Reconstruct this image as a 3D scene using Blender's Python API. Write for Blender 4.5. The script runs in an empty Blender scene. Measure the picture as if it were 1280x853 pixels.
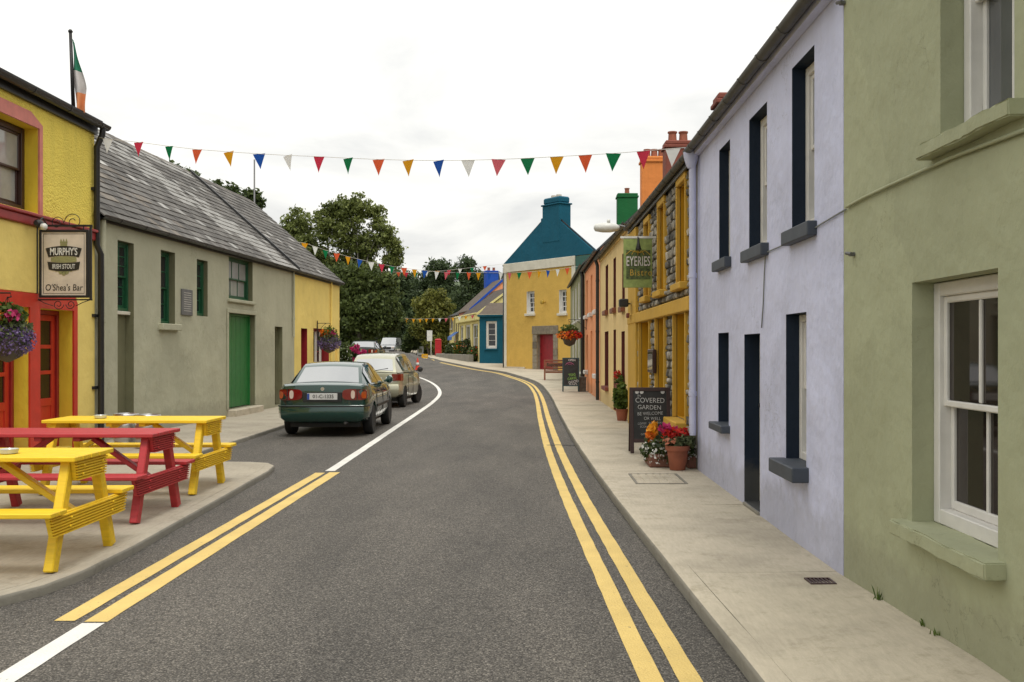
import bpy, bmesh, math, random
import numpy as np
from mathutils import Vector, Matrix

random.seed(7)
RNG = np.random.default_rng(11)
C = bpy.context.scene.collection
SC = bpy.context.scene
R = math.radians

# ------------------------------------------------------------------ camera
F = 1244.0                    # focal length in photo pixels (1280 wide)
VX, VY, CH = 667.0, 436.0, 1.65
cam_d = bpy.data.cameras.new('camera')
cam = bpy.data.objects.new('camera', cam_d)
C.objects.link(cam)
cam.location = (0, 0, CH)
cam.rotation_euler = (R(90), 0, 0)
cam_d.sensor_fit = 'HORIZONTAL'
cam_d.sensor_width = 36.0
cam_d.lens = F / 1280 * 36.0
cam_d.shift_x = -(VX - 640) / 1280
cam_d.shift_y = (VY - 426.5) / 1280
cam_d.clip_start = 0.05
cam_d.clip_end = 5000
SC.camera = cam

# ------------------------------------------------------------------ world: thin bright overcast
SUN_EL, SUN_AZ = R(62), R(165)
wd = bpy.data.worlds.new('World')
SC.world = wd
wd.use_nodes = True
nt = wd.node_tree
nt.nodes.clear()
def N(tree, typ, **kw):
    n = tree.nodes.new(typ)
    for k, v in kw.items():
        setattr(n, k, v)
    return n
out = N(nt, 'ShaderNodeOutputWorld')
bg = N(nt, 'ShaderNodeBackground')
bg.inputs['Strength'].default_value = 0.1
sky = N(nt, 'ShaderNodeTexSky', sky_type='NISHITA', sun_disc=False)
sky.sun_elevation = SUN_EL
sky.sun_rotation = SUN_AZ
sky.air_density = 1.0
sky.dust_density = 3.0
hs = N(nt, 'ShaderNodeHueSaturation')
hs.inputs['Saturation'].default_value = 0.25
tc = N(nt, 'ShaderNodeTexCoord')
sep = N(nt, 'ShaderNodeSeparateXYZ')
mz = N(nt, 'ShaderNodeMath', operation='MAXIMUM')
mz.inputs[1].default_value = 0.0
az = N(nt, 'ShaderNodeMath', operation='ADD')
az.inputs[1].default_value = 0.22
dx_ = N(nt, 'ShaderNodeMath', operation='DIVIDE')
dy_ = N(nt, 'ShaderNodeMath', operation='DIVIDE')
cmb = N(nt, 'ShaderNodeCombineXYZ')
cl = N(nt, 'ShaderNodeTexNoise')
cl.inputs['Scale'].default_value = 1.5
cl.inputs['Detail'].default_value = 7.0
cl.inputs['Roughness'].default_value = 0.55
cl.inputs['Distortion'].default_value = 0.4
cr = N(nt, 'ShaderNodeValToRGB')
cr.color_ramp.elements[0].position = 0.36
cr.color_ramp.elements[0].color = (0.0, 0.0, 0.0, 1)
cr.color_ramp.elements[1].position = 0.60
cr.color_ramp.elements[1].color = (1, 1, 1, 1)
cmx = N(nt, 'ShaderNodeMixRGB')
cmx.inputs[1].default_value = (14.2, 14.3, 14.1, 1)    # thicker grey cloud
cmx.inputs[2].default_value = (19.8, 19.6, 18.6, 1)    # bright thin cloud
# overcast law: thin bright cloud: twice as bright overhead as at the horizon
cie = N(nt, 'ShaderNodeMath', operation='MULTIPLY_ADD'); cie.inputs[1].default_value = .48; cie.inputs[2].default_value = .52
cmul = N(nt, 'ShaderNodeVectorMath', operation='SCALE')
mix = N(nt, 'ShaderNodeMixRGB')
mix.inputs[0].default_value = 0.93
L = nt.links.new
L(tc.outputs['Generated'], sep.inputs[0])
L(sep.outputs['Z'], mz.inputs[0]); L(mz.outputs[0], az.inputs[0])
L(sep.outputs['X'], dx_.inputs[0]); L(az.outputs[0], dx_.inputs[1])
L(sep.outputs['Y'], dy_.inputs[0]); L(az.outputs[0], dy_.inputs[1])
L(dx_.outputs[0], cmb.inputs[0]); L(dy_.outputs[0], cmb.inputs[1])
L(cmb.outputs[0], cl.inputs['Vector'])
L(cl.outputs['Fac'], cr.inputs[0]); L(cr.outputs[0], cmx.inputs[0])
L(sky.outputs[0], hs.inputs['Color'])
L(mz.outputs[0], cie.inputs[0]); L(cie.outputs[0], cmul.inputs['Scale']); L(cmx.outputs[0], cmul.inputs[0])
L(hs.outputs[0], mix.inputs[1]); L(cmul.outputs[0], mix.inputs[2])
L(mix.outputs[0], bg.inputs['Color']); L(bg.outputs[0], out.inputs[0])

sun_d = bpy.data.lights.new('sun', 'SUN')
sun_d.energy = 1.5
sun_d.angle = R(18)
sun_d.color = (1.0, 0.96, 0.9)
sun = bpy.data.objects.new('sun', sun_d)
C.objects.link(sun)
sd = Vector((math.sin(SUN_AZ) * math.cos(SUN_EL), math.cos(SUN_AZ) * math.cos(SUN_EL), math.sin(SUN_EL)))
sun.rotation_euler = (-sd).to_track_quat('-Z', 'Y').to_euler()
sun.location = (0, 0, 30)

SC.view_settings.view_transform = 'Standard'
SC.view_settings.look = 'None'
SC.view_settings.exposure = 0.0
SC.view_settings.gamma = 1.0
SC.view_settings.use_curve_mapping = False

# ------------------------------------------------------------------ materials
MATS = {}
def ramp(t, n, els):
    r = N(t, 'ShaderNodeValToRGB')
    e = r.color_ramp.elements
    while len(e) < len(els):
        e.new(0.5)
    for i, (p, c) in enumerate(els):
        e[i].position = p
        e[i].color = (c[0], c[1], c[2], 1) if len(c) == 3 else c
    return r

def noise(t, vec, scale, detail=4, rough=0.55):
    n = N(t, 'ShaderNodeTexNoise')
    n.inputs['Scale'].default_value = scale
    n.inputs['Detail'].default_value = detail
    n.inputs['Roughness'].default_value = rough
    t.links.new(vec, n.inputs['Vector'])
    return n

def mapped(t, vec, scale):
    m = N(t, 'ShaderNodeVectorMath', operation='MULTIPLY')
    m.inputs[1].default_value = scale
    t.links.new(vec, m.inputs[0])
    return m.outputs[0]

def start(name):
    m = bpy.data.materials.new(name)
    m.use_nodes = True
    t = m.node_tree
    p = t.nodes['Principled BSDF']
    g = N(t, 'ShaderNodeNewGeometry')
    MATS[name] = m
    return m, t, p, g

def mul(c, k):
    return (min(c[0] * k, 1), min(c[1] * k, 1), min(c[2] * k, 1))

def simple(name, col, rough=0.6, metal=0.0, coat=0.0, var=0.12, vscale=6.0, bump=0.0, bscale=60.0, spec=0.5):
    """paint / metal / cloth: soft colour variation and fine relief"""
    m, t, p, g = start(name)
    pos = g.outputs['Position']
    n = noise(t, pos, vscale, 5)
    r = ramp(t, n, [(0.3, mul(col, 1 - var)), (0.7, mul(col, 1 + var))])
    t.links.new(n.outputs['Fac'], r.inputs[0])
    t.links.new(r.outputs[0], p.inputs['Base Color'])
    p.inputs['Roughness'].default_value = rough
    p.inputs['Metallic'].default_value = metal
    p.inputs['Coat Weight'].default_value = coat
    p.inputs['Coat Roughness'].default_value = 0.03
    p.inputs['Specular IOR Level'].default_value = spec
    if bump > 0:
        b = N(t, 'ShaderNodeBump')
        b.inputs['Strength'].default_value = bump
        b.inputs['Distance'].default_value = 0.01
        nb = noise(t, pos, bscale, 3)
        t.links.new(nb.outputs['Fac'], b.inputs['Height'])
        t.links.new(b.outputs[0], p.inputs['Normal'])
    return m

def plaster(name, col, pebble=0.0, stain=0.22, var=0.07, rough=0.85, relief=1.0, streak=1.0, crack=0.0):
    """painted render: blotches, rain streaks, grime spots, uneven trowelled relief"""
    m, t, p, g = start(name)
    pos = g.outputs['Position']
    lk = t.links.new
    n1 = noise(t, pos, 1.1, 7, 0.6)
    r1 = ramp(t, n1, [(0.28, mul(col, 1 - var * 1.6)), (0.72, mul(col, 1 + var))])
    lk(n1.outputs['Fac'], r1.inputs[0])
    n2 = noise(t, mapped(t, pos, (5.5, 5.5, 0.45)), 1.0, 5, 0.6)
    r2 = ramp(t, n2, [(0.46, (0, 0, 0)), (0.75, (1, 1, 1))])
    lk(n2.outputs['Fac'], r2.inputs[0])
    ms = N(t, 'ShaderNodeMath', operation='MULTIPLY'); ms.inputs[1].default_value = stain * streak
    lk(r2.outputs[0], ms.inputs[0])
    mx = N(t, 'ShaderNodeMixRGB')
    mx.inputs[2].default_value = (col[0] * .55 + .02, col[1] * .55 + .018, col[2] * .5 + .012, 1)
    lk(ms.outputs[0], mx.inputs[0]); lk(r1.outputs[0], mx.inputs[1])
    n3 = noise(t, pos, 7.0, 8, 0.7)
    r3 = ramp(t, n3, [(0.60, (0, 0, 0)), (0.78, (1, 1, 1))])
    lk(n3.outputs['Fac'], r3.inputs[0])
    ms3 = N(t, 'ShaderNodeMath', operation='MULTIPLY'); ms3.inputs[1].default_value = stain * 1.2
    lk(r3.outputs[0], ms3.inputs[0])
    mx3 = N(t, 'ShaderNodeMixRGB')
    mx3.inputs[2].default_value = (col[0] * .5, col[1] * .5, col[2] * .45, 1)
    lk(ms3.outputs[0], mx3.inputs[0]); lk(mx.outputs[0], mx3.inputs[1])
    # splash dirt with a ragged edge along the foot of the wall
    sz = N(t, 'ShaderNodeSeparateXYZ'); lk(pos, sz.inputs[0])
    nf = noise(t, pos, 3.0, 6, 0.7)
    ad = N(t, 'ShaderNodeMath', operation='MULTIPLY_ADD'); ad.inputs[1].default_value = -0.7
    lk(nf.outputs['Fac'], ad.inputs[0]); lk(sz.outputs['Z'], ad.inputs[2])
    rf = ramp(t, ad, [(0.0, (1, 1, 1)), (0.18, (0, 0, 0))])
    lk(ad.outputs[0], rf.inputs[0])
    mf = N(t, 'ShaderNodeMath', operation='MULTIPLY'); mf.inputs[1].default_value = 0.30
    lk(rf.outputs[0], mf.inputs[0])
    mxf = N(t, 'ShaderNodeMixRGB'); mxf.inputs[2].default_value = (.17, .155, .115, 1)
    lk(mf.outputs[0], mxf.inputs[0]); lk(mx3.outputs[0], mxf.inputs[1])
    colour = mxf.outputs[0]
    cmask = None
    if crack > 0:      # hairline cracks that come and go
        wv = N(t, 'ShaderNodeVectorMath', operation='ADD')
        nw = noise(t, pos, 2.6, 5, .65); lk(pos, wv.inputs[0]); lk(nw.outputs['Color'], wv.inputs[1])
        vo = N(t, 'ShaderNodeTexVoronoi', feature='DISTANCE_TO_EDGE'); vo.inputs['Scale'].default_value = .75
        lk(wv.outputs[0], vo.inputs['Vector'])
        rc = ramp(t, vo, [(0.0, (1, 1, 1)), (.006, (0, 0, 0))]); lk(vo.outputs['Distance'], rc.inputs[0])
        ng = noise(t, pos, .8, 4, .6); rg = ramp(t, ng, [(.50, (0, 0, 0)), (.60, (1, 1, 1))]); lk(ng.outputs['Fac'], rg.inputs[0])
        mc_ = N(t, 'ShaderNodeMath', operation='MULTIPLY'); lk(rc.outputs[0], mc_.inputs[0]); lk(rg.outputs[0], mc_.inputs[1])
        mk = N(t, 'ShaderNodeMath', operation='MULTIPLY'); mk.inputs[1].default_value = crack; lk(mc_.outputs[0], mk.inputs[0])
        mxc = N(t, 'ShaderNodeMixRGB'); mxc.inputs[2].default_value = (col[0] * .35, col[1] * .34, col[2] * .3, 1)
        lk(mk.outputs[0], mxc.inputs[0]); lk(colour, mxc.inputs[1]); colour = mxc.outputs[0]
        # patch repairs: cells of slightly different paint
        vp = N(t, 'ShaderNodeTexVoronoi'); vp.inputs['Scale'].default_value = .55; lk(wv.outputs[0], vp.inputs['Vector'])
        sp_ = N(t, 'ShaderNodeSeparateColor'); lk(vp.outputs['Color'], sp_.inputs[0])
        rp = ramp(t, vp, [(0, (.95, .95, .95)), (1, (1.04, 1.04, 1.04))]); lk(sp_.outputs[0], rp.inputs[0])
        mp_ = N(t, 'ShaderNodeMixRGB', blend_type='MULTIPLY'); mp_.inputs[0].default_value = 1
        lk(colour, mp_.inputs[1]); lk(rp.outputs[0], mp_.inputs[2]); colour = mp_.outputs[0]
    lk(colour, p.inputs['Base Color'])
    p.inputs['Roughness'].default_value = rough
    p.inputs['Specular IOR Level'].default_value = 0.25
    b1 = N(t, 'ShaderNodeBump'); b1.inputs['Strength'].default_value = 0.5 * relief; b1.inputs['Distance'].default_value = 0.06
    nb1 = noise(t, pos, 2.2, 3, 0.5); lk(nb1.outputs['Fac'], b1.inputs['Height'])
    b2 = N(t, 'ShaderNodeBump'); b2.inputs['Strength'].default_value = 0.35; b2.inputs['Distance'].default_value = 0.006
    nb2 = noise(t, pos, 55, 4, 0.6); lk(nb2.outputs['Fac'], b2.inputs['Height'])
    bm_ = N(t, 'ShaderNodeBump'); bm_.inputs['Strength'].default_value = 0.22 * relief; bm_.inputs['Distance'].default_value = 0.03
    nbm = noise(t, pos, 9, 3, .5); lk(nbm.outputs['Fac'], bm_.inputs['Height']); lk(b1.outputs[0], bm_.inputs['Normal'])
    lk(bm_.outputs[0], b2.inputs['Normal'])
    last = b2
    if pebble > 0:
        v = N(t, 'ShaderNodeTexVoronoi'); v.inputs['Scale'].default_value = 34
        lk(pos, v.inputs['Vector'])
        b3 = N(t, 'ShaderNodeBump'); b3.inputs['Strength'].default_value = pebble; b3.inputs['Distance'].default_value = 0.014
        b3.invert = True
        lk(v.outputs['Distance'], b3.inputs['Height']); lk(b2.outputs[0], b3.inputs['Normal'])
        last = b3
    lk(last.outputs[0], p.inputs['Normal'])
    return m

def asphalt(name):
    m, t, p, g = start(name)
    pos = g.outputs['Position']; lk = t.links.new
    v = N(t, 'ShaderNodeTexVoronoi'); v.inputs['Scale'].default_value = 100; v.inputs['Randomness'].default_value = 1
    lk(pos, v.inputs['Vector'])
    sp = N(t, 'ShaderNodeSeparateColor'); lk(v.outputs['Color'], sp.inputs[0])
    r = ramp(t, v, [(0.0, (.070, .064, .057)), (.45, (.128, .117, .104)), (.85, (.182, .167, .148)), (1.0, (.30, .275, .24))])
    lk(sp.outputs[0], r.inputs[0])
    rd = ramp(t, v, [(0.3, (1, 1, 1)), (0.75, (.35, .35, .35))])
    lk(v.outputs['Distance'], rd.inputs[0])
    mu = N(t, 'ShaderNodeMixRGB', blend_type='MULTIPLY'); mu.inputs[0].default_value = 0.9
    lk(r.outputs[0], mu.inputs[1]); lk(rd.outputs[0], mu.inputs[2])
    n1 = noise(t, mapped(t, pos, (1.0, .25, 1)), 1.1, 6, .6)
    r1 = ramp(t, n1, [(.3, (.70, .70, .70)), (.7, (1.25, 1.23, 1.19))])
    lk(n1.outputs['Fac'], r1.inputs[0])
    mu2 = N(t, 'ShaderNodeMixRGB', blend_type='MULTIPLY'); mu2.inputs[0].default_value = 1
    lk(mu.outputs[0], mu2.inputs[1]); lk(r1.outputs[0], mu2.inputs[2])
    n4 = noise(t, pos, 3.2, 8, .75)
    r4 = ramp(t, n4, [(.60, (0, 0, 0)), (.80, (1, 1, 1))])
    lk(n4.outputs['Fac'], r4.inputs[0])
    m4 = N(t, 'ShaderNodeMath', operation='MULTIPLY'); m4.inputs[1].default_value = .45; lk(r4.outputs[0], m4.inputs[0])
    mx4 = N(t, 'ShaderNodeMixRGB'); mx4.inputs[2].default_value = (.15, .145, .13, 1)
    lk(m4.outputs[0], mx4.inputs[0]); lk(mu2.outputs[0], mx4.inputs[1])
    lk(mx4.outputs[0], p.inputs['Base Color'])
    p.inputs['Roughness'].default_value = .82
    p.inputs['Specular IOR Level'].default_value = .35
    b = N(t, 'ShaderNodeBump'); b.inputs['Strength'].default_value = .7; b.inputs['Distance'].default_value = .006; b.invert = True
    lk(v.outputs['Distance'], b.inputs['Height']); lk(b.outputs[0], p.inputs['Normal'])
    return m

def concrete(name, col, stain=.5):
    m, t, p, g = start(name)
    pos = g.outputs['Position']; lk = t.links.new
    n1 = noise(t, pos, .9, 8, .65)
    r1 = ramp(t, n1, [(.28, mul(col, .74)), (.5, col), (.72, mul(col, 1.12))])
    lk(n1.outputs['Fac'], r1.inputs[0])
    n2 = noise(t, pos, 3.5, 10, .78)
    r2 = ramp(t, n2, [(.53, (0, 0, 0)), (.72, (1, 1, 1))])
    lk(n2.outputs['Fac'], r2.inputs[0])
    ms = N(t, 'ShaderNodeMath', operation='MULTIPLY'); ms.inputs[1].default_value = stain; lk(r2.outputs[0], ms.inputs[0])
    mx = N(t, 'ShaderNodeMixRGB'); mx.inputs[2].default_value = (col[0] * .5, col[1] * .48, col[2] * .42, 1)
    lk(ms.outputs[0], mx.inputs[0]); lk(r1.outputs[0], mx.inputs[1])
    n3 = noise(t, mapped(t, pos, (40, 6, 40)), 1.0, 5, .7)     # broom marks
    r3 = ramp(t, n3, [(.3, (.88, .88, .88)), (.7, (1.08, 1.08, 1.08))])
    lk(n3.outputs['Fac'], r3.inputs[0])
    mu = N(t, 'ShaderNodeMixRGB', blend_type='MULTIPLY'); mu.inputs[0].default_value = 1
    lk(mx.outputs[0], mu.inputs[1]); lk(r3.outputs[0], mu.inputs[2])
    lk(mu.outputs[0], p.inputs['Base Color'])
    p.inputs['Roughness'].default_value = .9
    p.inputs['Specular IOR Level'].default_value = .25
    b = N(t, 'ShaderNodeBump'); b.inputs['Strength'].default_value = .35; b.inputs['Distance'].default_value = .006
    nb = noise(t, pos, 90, 4); lk(nb.outputs['Fac'], b.inputs['Height'])
    b2 = N(t, 'ShaderNodeBump'); b2.inputs['Strength'].default_value = .3; b2.inputs['Distance'].default_value = .03
    nb2 = noise(t, pos, 2.5, 4); lk(nb2.outputs['Fac'], b2.inputs['Height']); lk(b.outputs[0], b2.inputs['Normal'])
    lk(b2.outputs[0], p.inputs['Normal'])
    return m

def roadpaint(name, col):
    m, t, p, g = start(name)
    pos = g.outputs['Position']; lk = t.links.new
    n1 = noise(t, pos, 2.0, 5, .6)
    r1 = ramp(t, n1, [(.3, mul(col, .86)), (.7, mul(col, 1.06))]); lk(n1.outputs['Fac'], r1.inputs[0])
    v = N(t, 'ShaderNodeTexVoronoi'); v.inputs['Scale'].default_value = 68; lk(pos, v.inputs['Vector'])
    n2 = noise(t, pos, 14, 6, .8)
    ad = N(t, 'ShaderNodeMath', operation='MULTIPLY_ADD'); ad.inputs[1].default_value = .25
    lk(v.outputs['Distance'], ad.inputs[0]); lk(n2.outputs['Fac'], ad.inputs[2])
    r2 = ramp(t, n2, [(.76, (0, 0, 0)), (.90, (1, 1, 1))]); lk(ad.outputs[0], r2.inputs[0])
    mx = N(t, 'ShaderNodeMixRGB'); mx.inputs[2].default_value = (.11, .105, .095, 1)
    lk(r2.outputs[0], mx.inputs[0]); lk(r1.outputs[0], mx.inputs[1])
    lk(mx.outputs[0], p.inputs['Base Color'])
    p.inputs['Roughness'].default_value = .75
    b = N(t, 'ShaderNodeBump'); b.inputs['Strength'].default_value = .6; b.inputs['Distance'].default_value = .006; b.invert = True
    lk(v.outputs['Distance'], b.inputs['Height']); lk(b.outputs[0], p.inputs['Normal'])
    return m

def leafmat(name, dark, light, scale=.35, trans=.35):
    m, t, p, g = start(name)
    lk = t.links.new
    pos = g.outputs['Position']
    n = noise(t, pos, scale, 3, .6)
    ad = N(t, 'ShaderNodeMath', operation='MULTIPLY_ADD'); ad.inputs[1].default_value = .55
    lk(g.outputs['Random Per Island'], ad.inputs[0]); lk(n.outputs['Fac'], ad.inputs[2])
    r = ramp(t, n, [(.42, dark), (1.0, light)]); lk(ad.outputs[0], r.inputs[0])
    lk(r.outputs[0], p.inputs['Base Color'])
    p.inputs['Roughness'].default_value = .55
    p.inputs['Specular IOR Level'].default_value = .3
    tr = N(t, 'ShaderNodeBsdfTranslucent'); lk(r.outputs[0], tr.inputs['Color'])
    mx = N(t, 'ShaderNodeMixShader'); mx.inputs[0].default_value = trans
    o = t.nodes['Material Output']
    lk(p.outputs[0], mx.inputs[1]); lk(tr.outputs[0], mx.inputs[2]); lk(mx.outputs[0], o.inputs['Surface'])
    return m

def wood(name, col, rough=.45, var=.12, bare=.0):
    m, t, p, g = start(name)
    pos = g.outputs['Position']; lk = t.links.new
    n = noise(t, mapped(t, pos, (4, 30, 30)), 1, 5, .65)
    r = ramp(t, n, [(.3, mul(col, 1 - var)), (.7, mul(col, 1 + var))]); lk(n.outputs['Fac'], r.inputs[0])
    n2 = noise(t, pos, 9, 8, .75)
    r2 = ramp(t, n2, [(.64, (0, 0, 0)), (.74, (1, 1, 1))]); lk(n2.outputs['Fac'], r2.inputs[0])
    mm = N(t, 'ShaderNodeMath', operation='MULTIPLY'); mm.inputs[1].default_value = bare; lk(r2.outputs[0], mm.inputs[0])
    mx = N(t, 'ShaderNodeMixRGB'); mx.inputs[2].default_value = (.19, .14, .085, 1)
    lk(mm.outputs[0], mx.inputs[0]); lk(r.outputs[0], mx.inputs[1])
    lk(mx.outputs[0], p.inputs['Base Color'])
    p.inputs['Roughness'].default_value = rough
    b = N(t, 'ShaderNodeBump'); b.inputs['Strength'].default_value = .45; b.inputs['Distance'].default_value = .006
    lk(n.outputs['Fac'], b.inputs['Height']); lk(b.outputs[0], p.inputs['Normal'])
    return m

def stonemat(name, cols, scale=9, bump=.8, per_obj=True):
    m, t, p, g = start(name)
    pos = g.outputs['Position']; lk = t.links.new
    oi = N(t, 'ShaderNodeObjectInfo')
    n = noise(t, pos, scale, 7, .7)
    ad = N(t, 'ShaderNodeMath', operation='MULTIPLY_ADD'); ad.inputs[1].default_value = .45
    ad2 = N(t, 'ShaderNodeMath', operation='ADD'); ad2.inputs[1].default_value = -.22
    lk(g.outputs['Random Per Island'] if not per_obj else oi.outputs['Random'], ad.inputs[0])
    lk(n.outputs['Fac'], ad.inputs[2]); lk(ad.outputs[0], ad2.inputs[0])
    k = len(cols)
    r = ramp(t, n, [(.25 + .5 * i / (k - 1), c) for i, c in enumerate(cols)]); lk(ad2.outputs[0], r.inputs[0])
    lk(r.outputs[0], p.inputs['Base Color'])
    p.inputs['Roughness'].default_value = .88
    p.inputs['Specular IOR Level'].default_value = .3
    b = N(t, 'ShaderNodeBump'); b.inputs['Strength'].default_value = bump; b.inputs['Distance'].default_value = .012
    nb = noise(t, pos, scale * 5, 5, .65); lk(nb.outputs['Fac'], b.inputs['Height']); lk(b.outputs[0], p.inputs['Normal'])
    return m

# setting
asphalt('asphalt')
concrete('footpath', (.475, .42, .325), .65)
concrete('forecourt', (.375, .335, .265), .7)
concrete('kerb', (.22, .205, .17), .6)
roadpaint('yellow_paint', (.68, .49, .16))
roadpaint('white_paint', (.72, .70, .65))
simple('bitumen', (.03, .029, .027), .6, var=.4, vscale=20)
simple('verge', (.075, .10, .03), .95, var=.4, vscale=.8, bump=.8, bscale=8)
simple('hill_green', (.06, .085, .035), .95, var=.4, vscale=.03)
# walls
plaster('sage', (.365, .38, .245), stain=.18, var=.05, streak=.6, crack=.5, relief=1.3)
plaster('lavender', (.56, .58, .75), stain=.24, relief=1.5, crack=.5, streak=.6)
plaster('ochre', (.60, .36, .060), stain=.15)
plaster('ochre_deep', (.56, .285, .012), stain=.10, var=.05)
plaster('cream', (.80, .59, .27), stain=.18)
plaster('orange', (.80, .33, .155), stain=.18)
plaster('moss_wall', (.26, .255, .13), stain=.6, var=.2)
plaster('yellow_ochre', (.60, .38, .085), stain=.13)
plaster('teal', (.006, .085, .135), stain=.12)
plaster('teal_dark', (.05, .12, .10), stain=.2)
plaster('offwhite', (.62, .58, .48), stain=.2)
plaster('grey_olive', (.43, .42, .305), stain=.26, crack=.5, streak=.45)
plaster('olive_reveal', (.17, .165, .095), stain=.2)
plaster('pub_yellow', (.88, .70, .13), pebble=.9, stain=.22)
plaster('pub_yellow_smooth', (.78, .56, .05), stain=.14)
plaster('cottage_yellow', (.85, .66, .20), stain=.14, streak=.5)
plaster('pale_yellow', (.72, .62, .26), stain=.15)
plaster('pink_wall', (.55, .24, .17), stain=.25)
plaster('navy', (.010, .019, .036), stain=.05, rough=.6)
plaster('mortar', (.17, .155, .125), stain=.4, relief=3)
plaster('green_chimney', (.012, .115, .035), stain=.3)
plaster('orange_chimney', (.68, .23, .06), stain=.25)
plaster('brown_chimney', (.22, .07, .05), stain=.3)
plaster('blue_chimney', (.02, .08, .40), stain=.2)
# paints and the rest
simple('white_wood', (.66, .64, .60), .55, var=.07, bump=.12, bscale=70)
simple('cream_wood', (.60, .56, .45), .55, var=.07)
simple('bottle_green', (.012, .085, .035), .4, var=.15)
simple('door_green', (.018, .15, .035), .38, var=.15, bump=.08)
simple('maroon', (.13, .022, .014), .5)
simple('brown_frame', (.045, .018, .012), .4)
simple('red_paint', (.56, .038, .018), .42, var=.10)
simple('red_trim', (.30, .018, .018), .42)
simple('crimson_door', (.25, .012, .018), .45, var=.15)
simple('pink_trim', (.62, .20, .16), .6)
simple('navy_sill', (.045, .055, .072), .6, var=.15)
simple('black_gutter', (.018, .018, .018), .42)
simple('brown_gutter', (.06, .056, .045), .5, var=.25)
simple('iron', (.02, .019, .018), .5, .3)
simple('lead', (.15, .15, .15), .55, .3)
simple('galvanised', (.55, .55, .54), .3, .9)
simple('lamp_white', (.62, .62, .58), .35)
simple('cord', (.55, .53, .48), .8)
simple('cable', (.20, .21, .20), .7)
simple('cable_white', (.50, .50, .56), .7)
def glass(name, col=(.02, .022, .024), rough=.04, spec=.7):
    m = simple(name, col, rough, spec=spec, var=.25, vscale=1.5)
    return m
glass('dark_glass'); glass('brown_glass', (.022, .015, .012), .04, .35); glass('grey_glass', (.09, .095, .10), .05)
glass('pale_glass', (.34, .34, .32), .08); simple('car_glass', (.03, .036, .036), .02, coat=1.0, spec=1.0)
M_ = MATS['car_glass'].node_tree.nodes['Principled BSDF']; M_.inputs['Coat IOR'].default_value = 2.3; M_.inputs['IOR'].default_value = 2.2
simple('curtain', (.62, .60, .56), .9)
stonemat('rubble', [(.05, .046, .041), (.13, .120, .102), (.22, .20, .165), (.31, .28, .225), (.50, .455, .375)])
stonemat('rubble_mass', [(.05, .046, .041), (.13, .120, .102), (.22, .20, .165), (.31, .28, .225), (.50, .455, .375)], per_obj=False)
stonemat('door_stone', [(.12, .10, .075), (.20, .17, .125), (.28, .24, .18)], 6, .6)
stonemat('slate', [(.078, .073, .068), (.124, .117, .108), (.175, .165, .152)], 3.5, .35)
stonemat('slate_mass', [(.078, .073, .068), (.124, .117, .108), (.175, .165, .152)], 3.5, .35, False)
stonemat('slate_pale', [(.24, .235, .22), (.36, .35, .33), (.50, .49, .46)], 6, .4)
stonemat('slate_warm', [(.11, .097, .083), (.16, .14, .12), (.22, .195, .165)], 3.5, .35)
stonemat('roof_dark', [(.035, .036, .04), (.06, .06, .062), (.09, .09, .088)], 2.5, .5)
stonemat('roof_brown', [(.05, .04, .034), (.085, .065, .05), (.12, .095, .075)], 2.5, .5)
wood('bench_yellow', (.80, .53, .016), .55, .13, .38)
wood('bench_red', (.42, .030, .036), .55, .18, .3)
wood('bench_brown', (.21, .065, .028), .5, .25, .1)
wood('board_brown', (.035, .015, .013), .5, .2)
simple('chalkboard', (.014, .015, .015), .6, var=.5, vscale=9)
simple('chalk', (.50, .50, .49), .9, var=.3, vscale=60)
simple('terracotta', (.27, .085, .045), .8, var=.2, bump=.1)
simple('sign_cream', (.56, .49, .40), .5)
simple('sign_black', (.015, .013, .012), .5)
simple('sign_olive', (.24, .235, .10), .6)
simple('sign_green', (.22, .28, .08), .6, var=.25, vscale=14)
simple('sign_picture', (.06, .085, .02), .6, var=.75, vscale=22)
simple('sign_gold', (.42, .27, .03), .6)
simple('sign_silver', (.58, .54, .52), .6)
# cars
simple('paint_green', (.004, .040, .030), .25, .25, 1.0, var=.05)
simple('paint_champagne', (.42, .41, .30), .30, .55, 1.0, var=.03)
simple('paint_dark', (.018, .028, .026), .25, .3, 1.0, var=.05)
simple('paint_silver', (.42, .43, .44), .3, .5, 1.0, var=.04)
simple('rubber', (.012, .012, .012), .8)
simple('black_plastic', (.014, .014, .014), .55)
simple('alloy', (.34, .34, .34), .35, .8)
simple('lamp_red', (.17, .006, .006), .12, 0, 1.0, spec=.8)
simple('lamp_amber', (.40, .07, .012), .12, 0, 1.0)
simple('lamp_clear', (.62, .50, .42), .12, 0, 1.0)
simple('plate_white', (.55, .55, .53), .5)
simple('plate_blue', (.02, .06, .28), .5)
simple('chrome', (.6, .6, .6), .15, .95)
# fabrics and flowers
FLAG = {}
for k_, c_ in {'white': (.78, .78, .76), 'red': (.60, .035, .075), 'green': (.0, .17, .055), 'orange': (.72, .11, .035), 'yellow': (.70, .32, .008),
               'blue': (.012, .085, .40), 'pink': (.62, .12, .15)}.items():
    m_ = simple('pennant_' + k_, c_, .7, var=.10, vscale=9)
    t_ = m_.node_tree
    p_ = t_.nodes['Principled BSDF']; o_ = t_.nodes['Material Output']
    tr_ = N(t_, 'ShaderNodeBsdfTranslucent'); tr_.inputs['Color'].default_value = (*c_, 1)
    mx_ = N(t_, 'ShaderNodeMixShader'); mx_.inputs[0].default_value = .62
    t_.links.new(p_.outputs[0], mx_.inputs[1]); t_.links.new(tr_.outputs[0], mx_.inputs[2]); t_.links.new(mx_.outputs[0], o_.inputs[0])
    FLAG[k_] = m_
leafmat('leaf_dark', (.024, .040, .012), (.125, .160, .045))
leafmat('leaf_olive', (.050, .070, .018), (.23, .265, .078))
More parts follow.
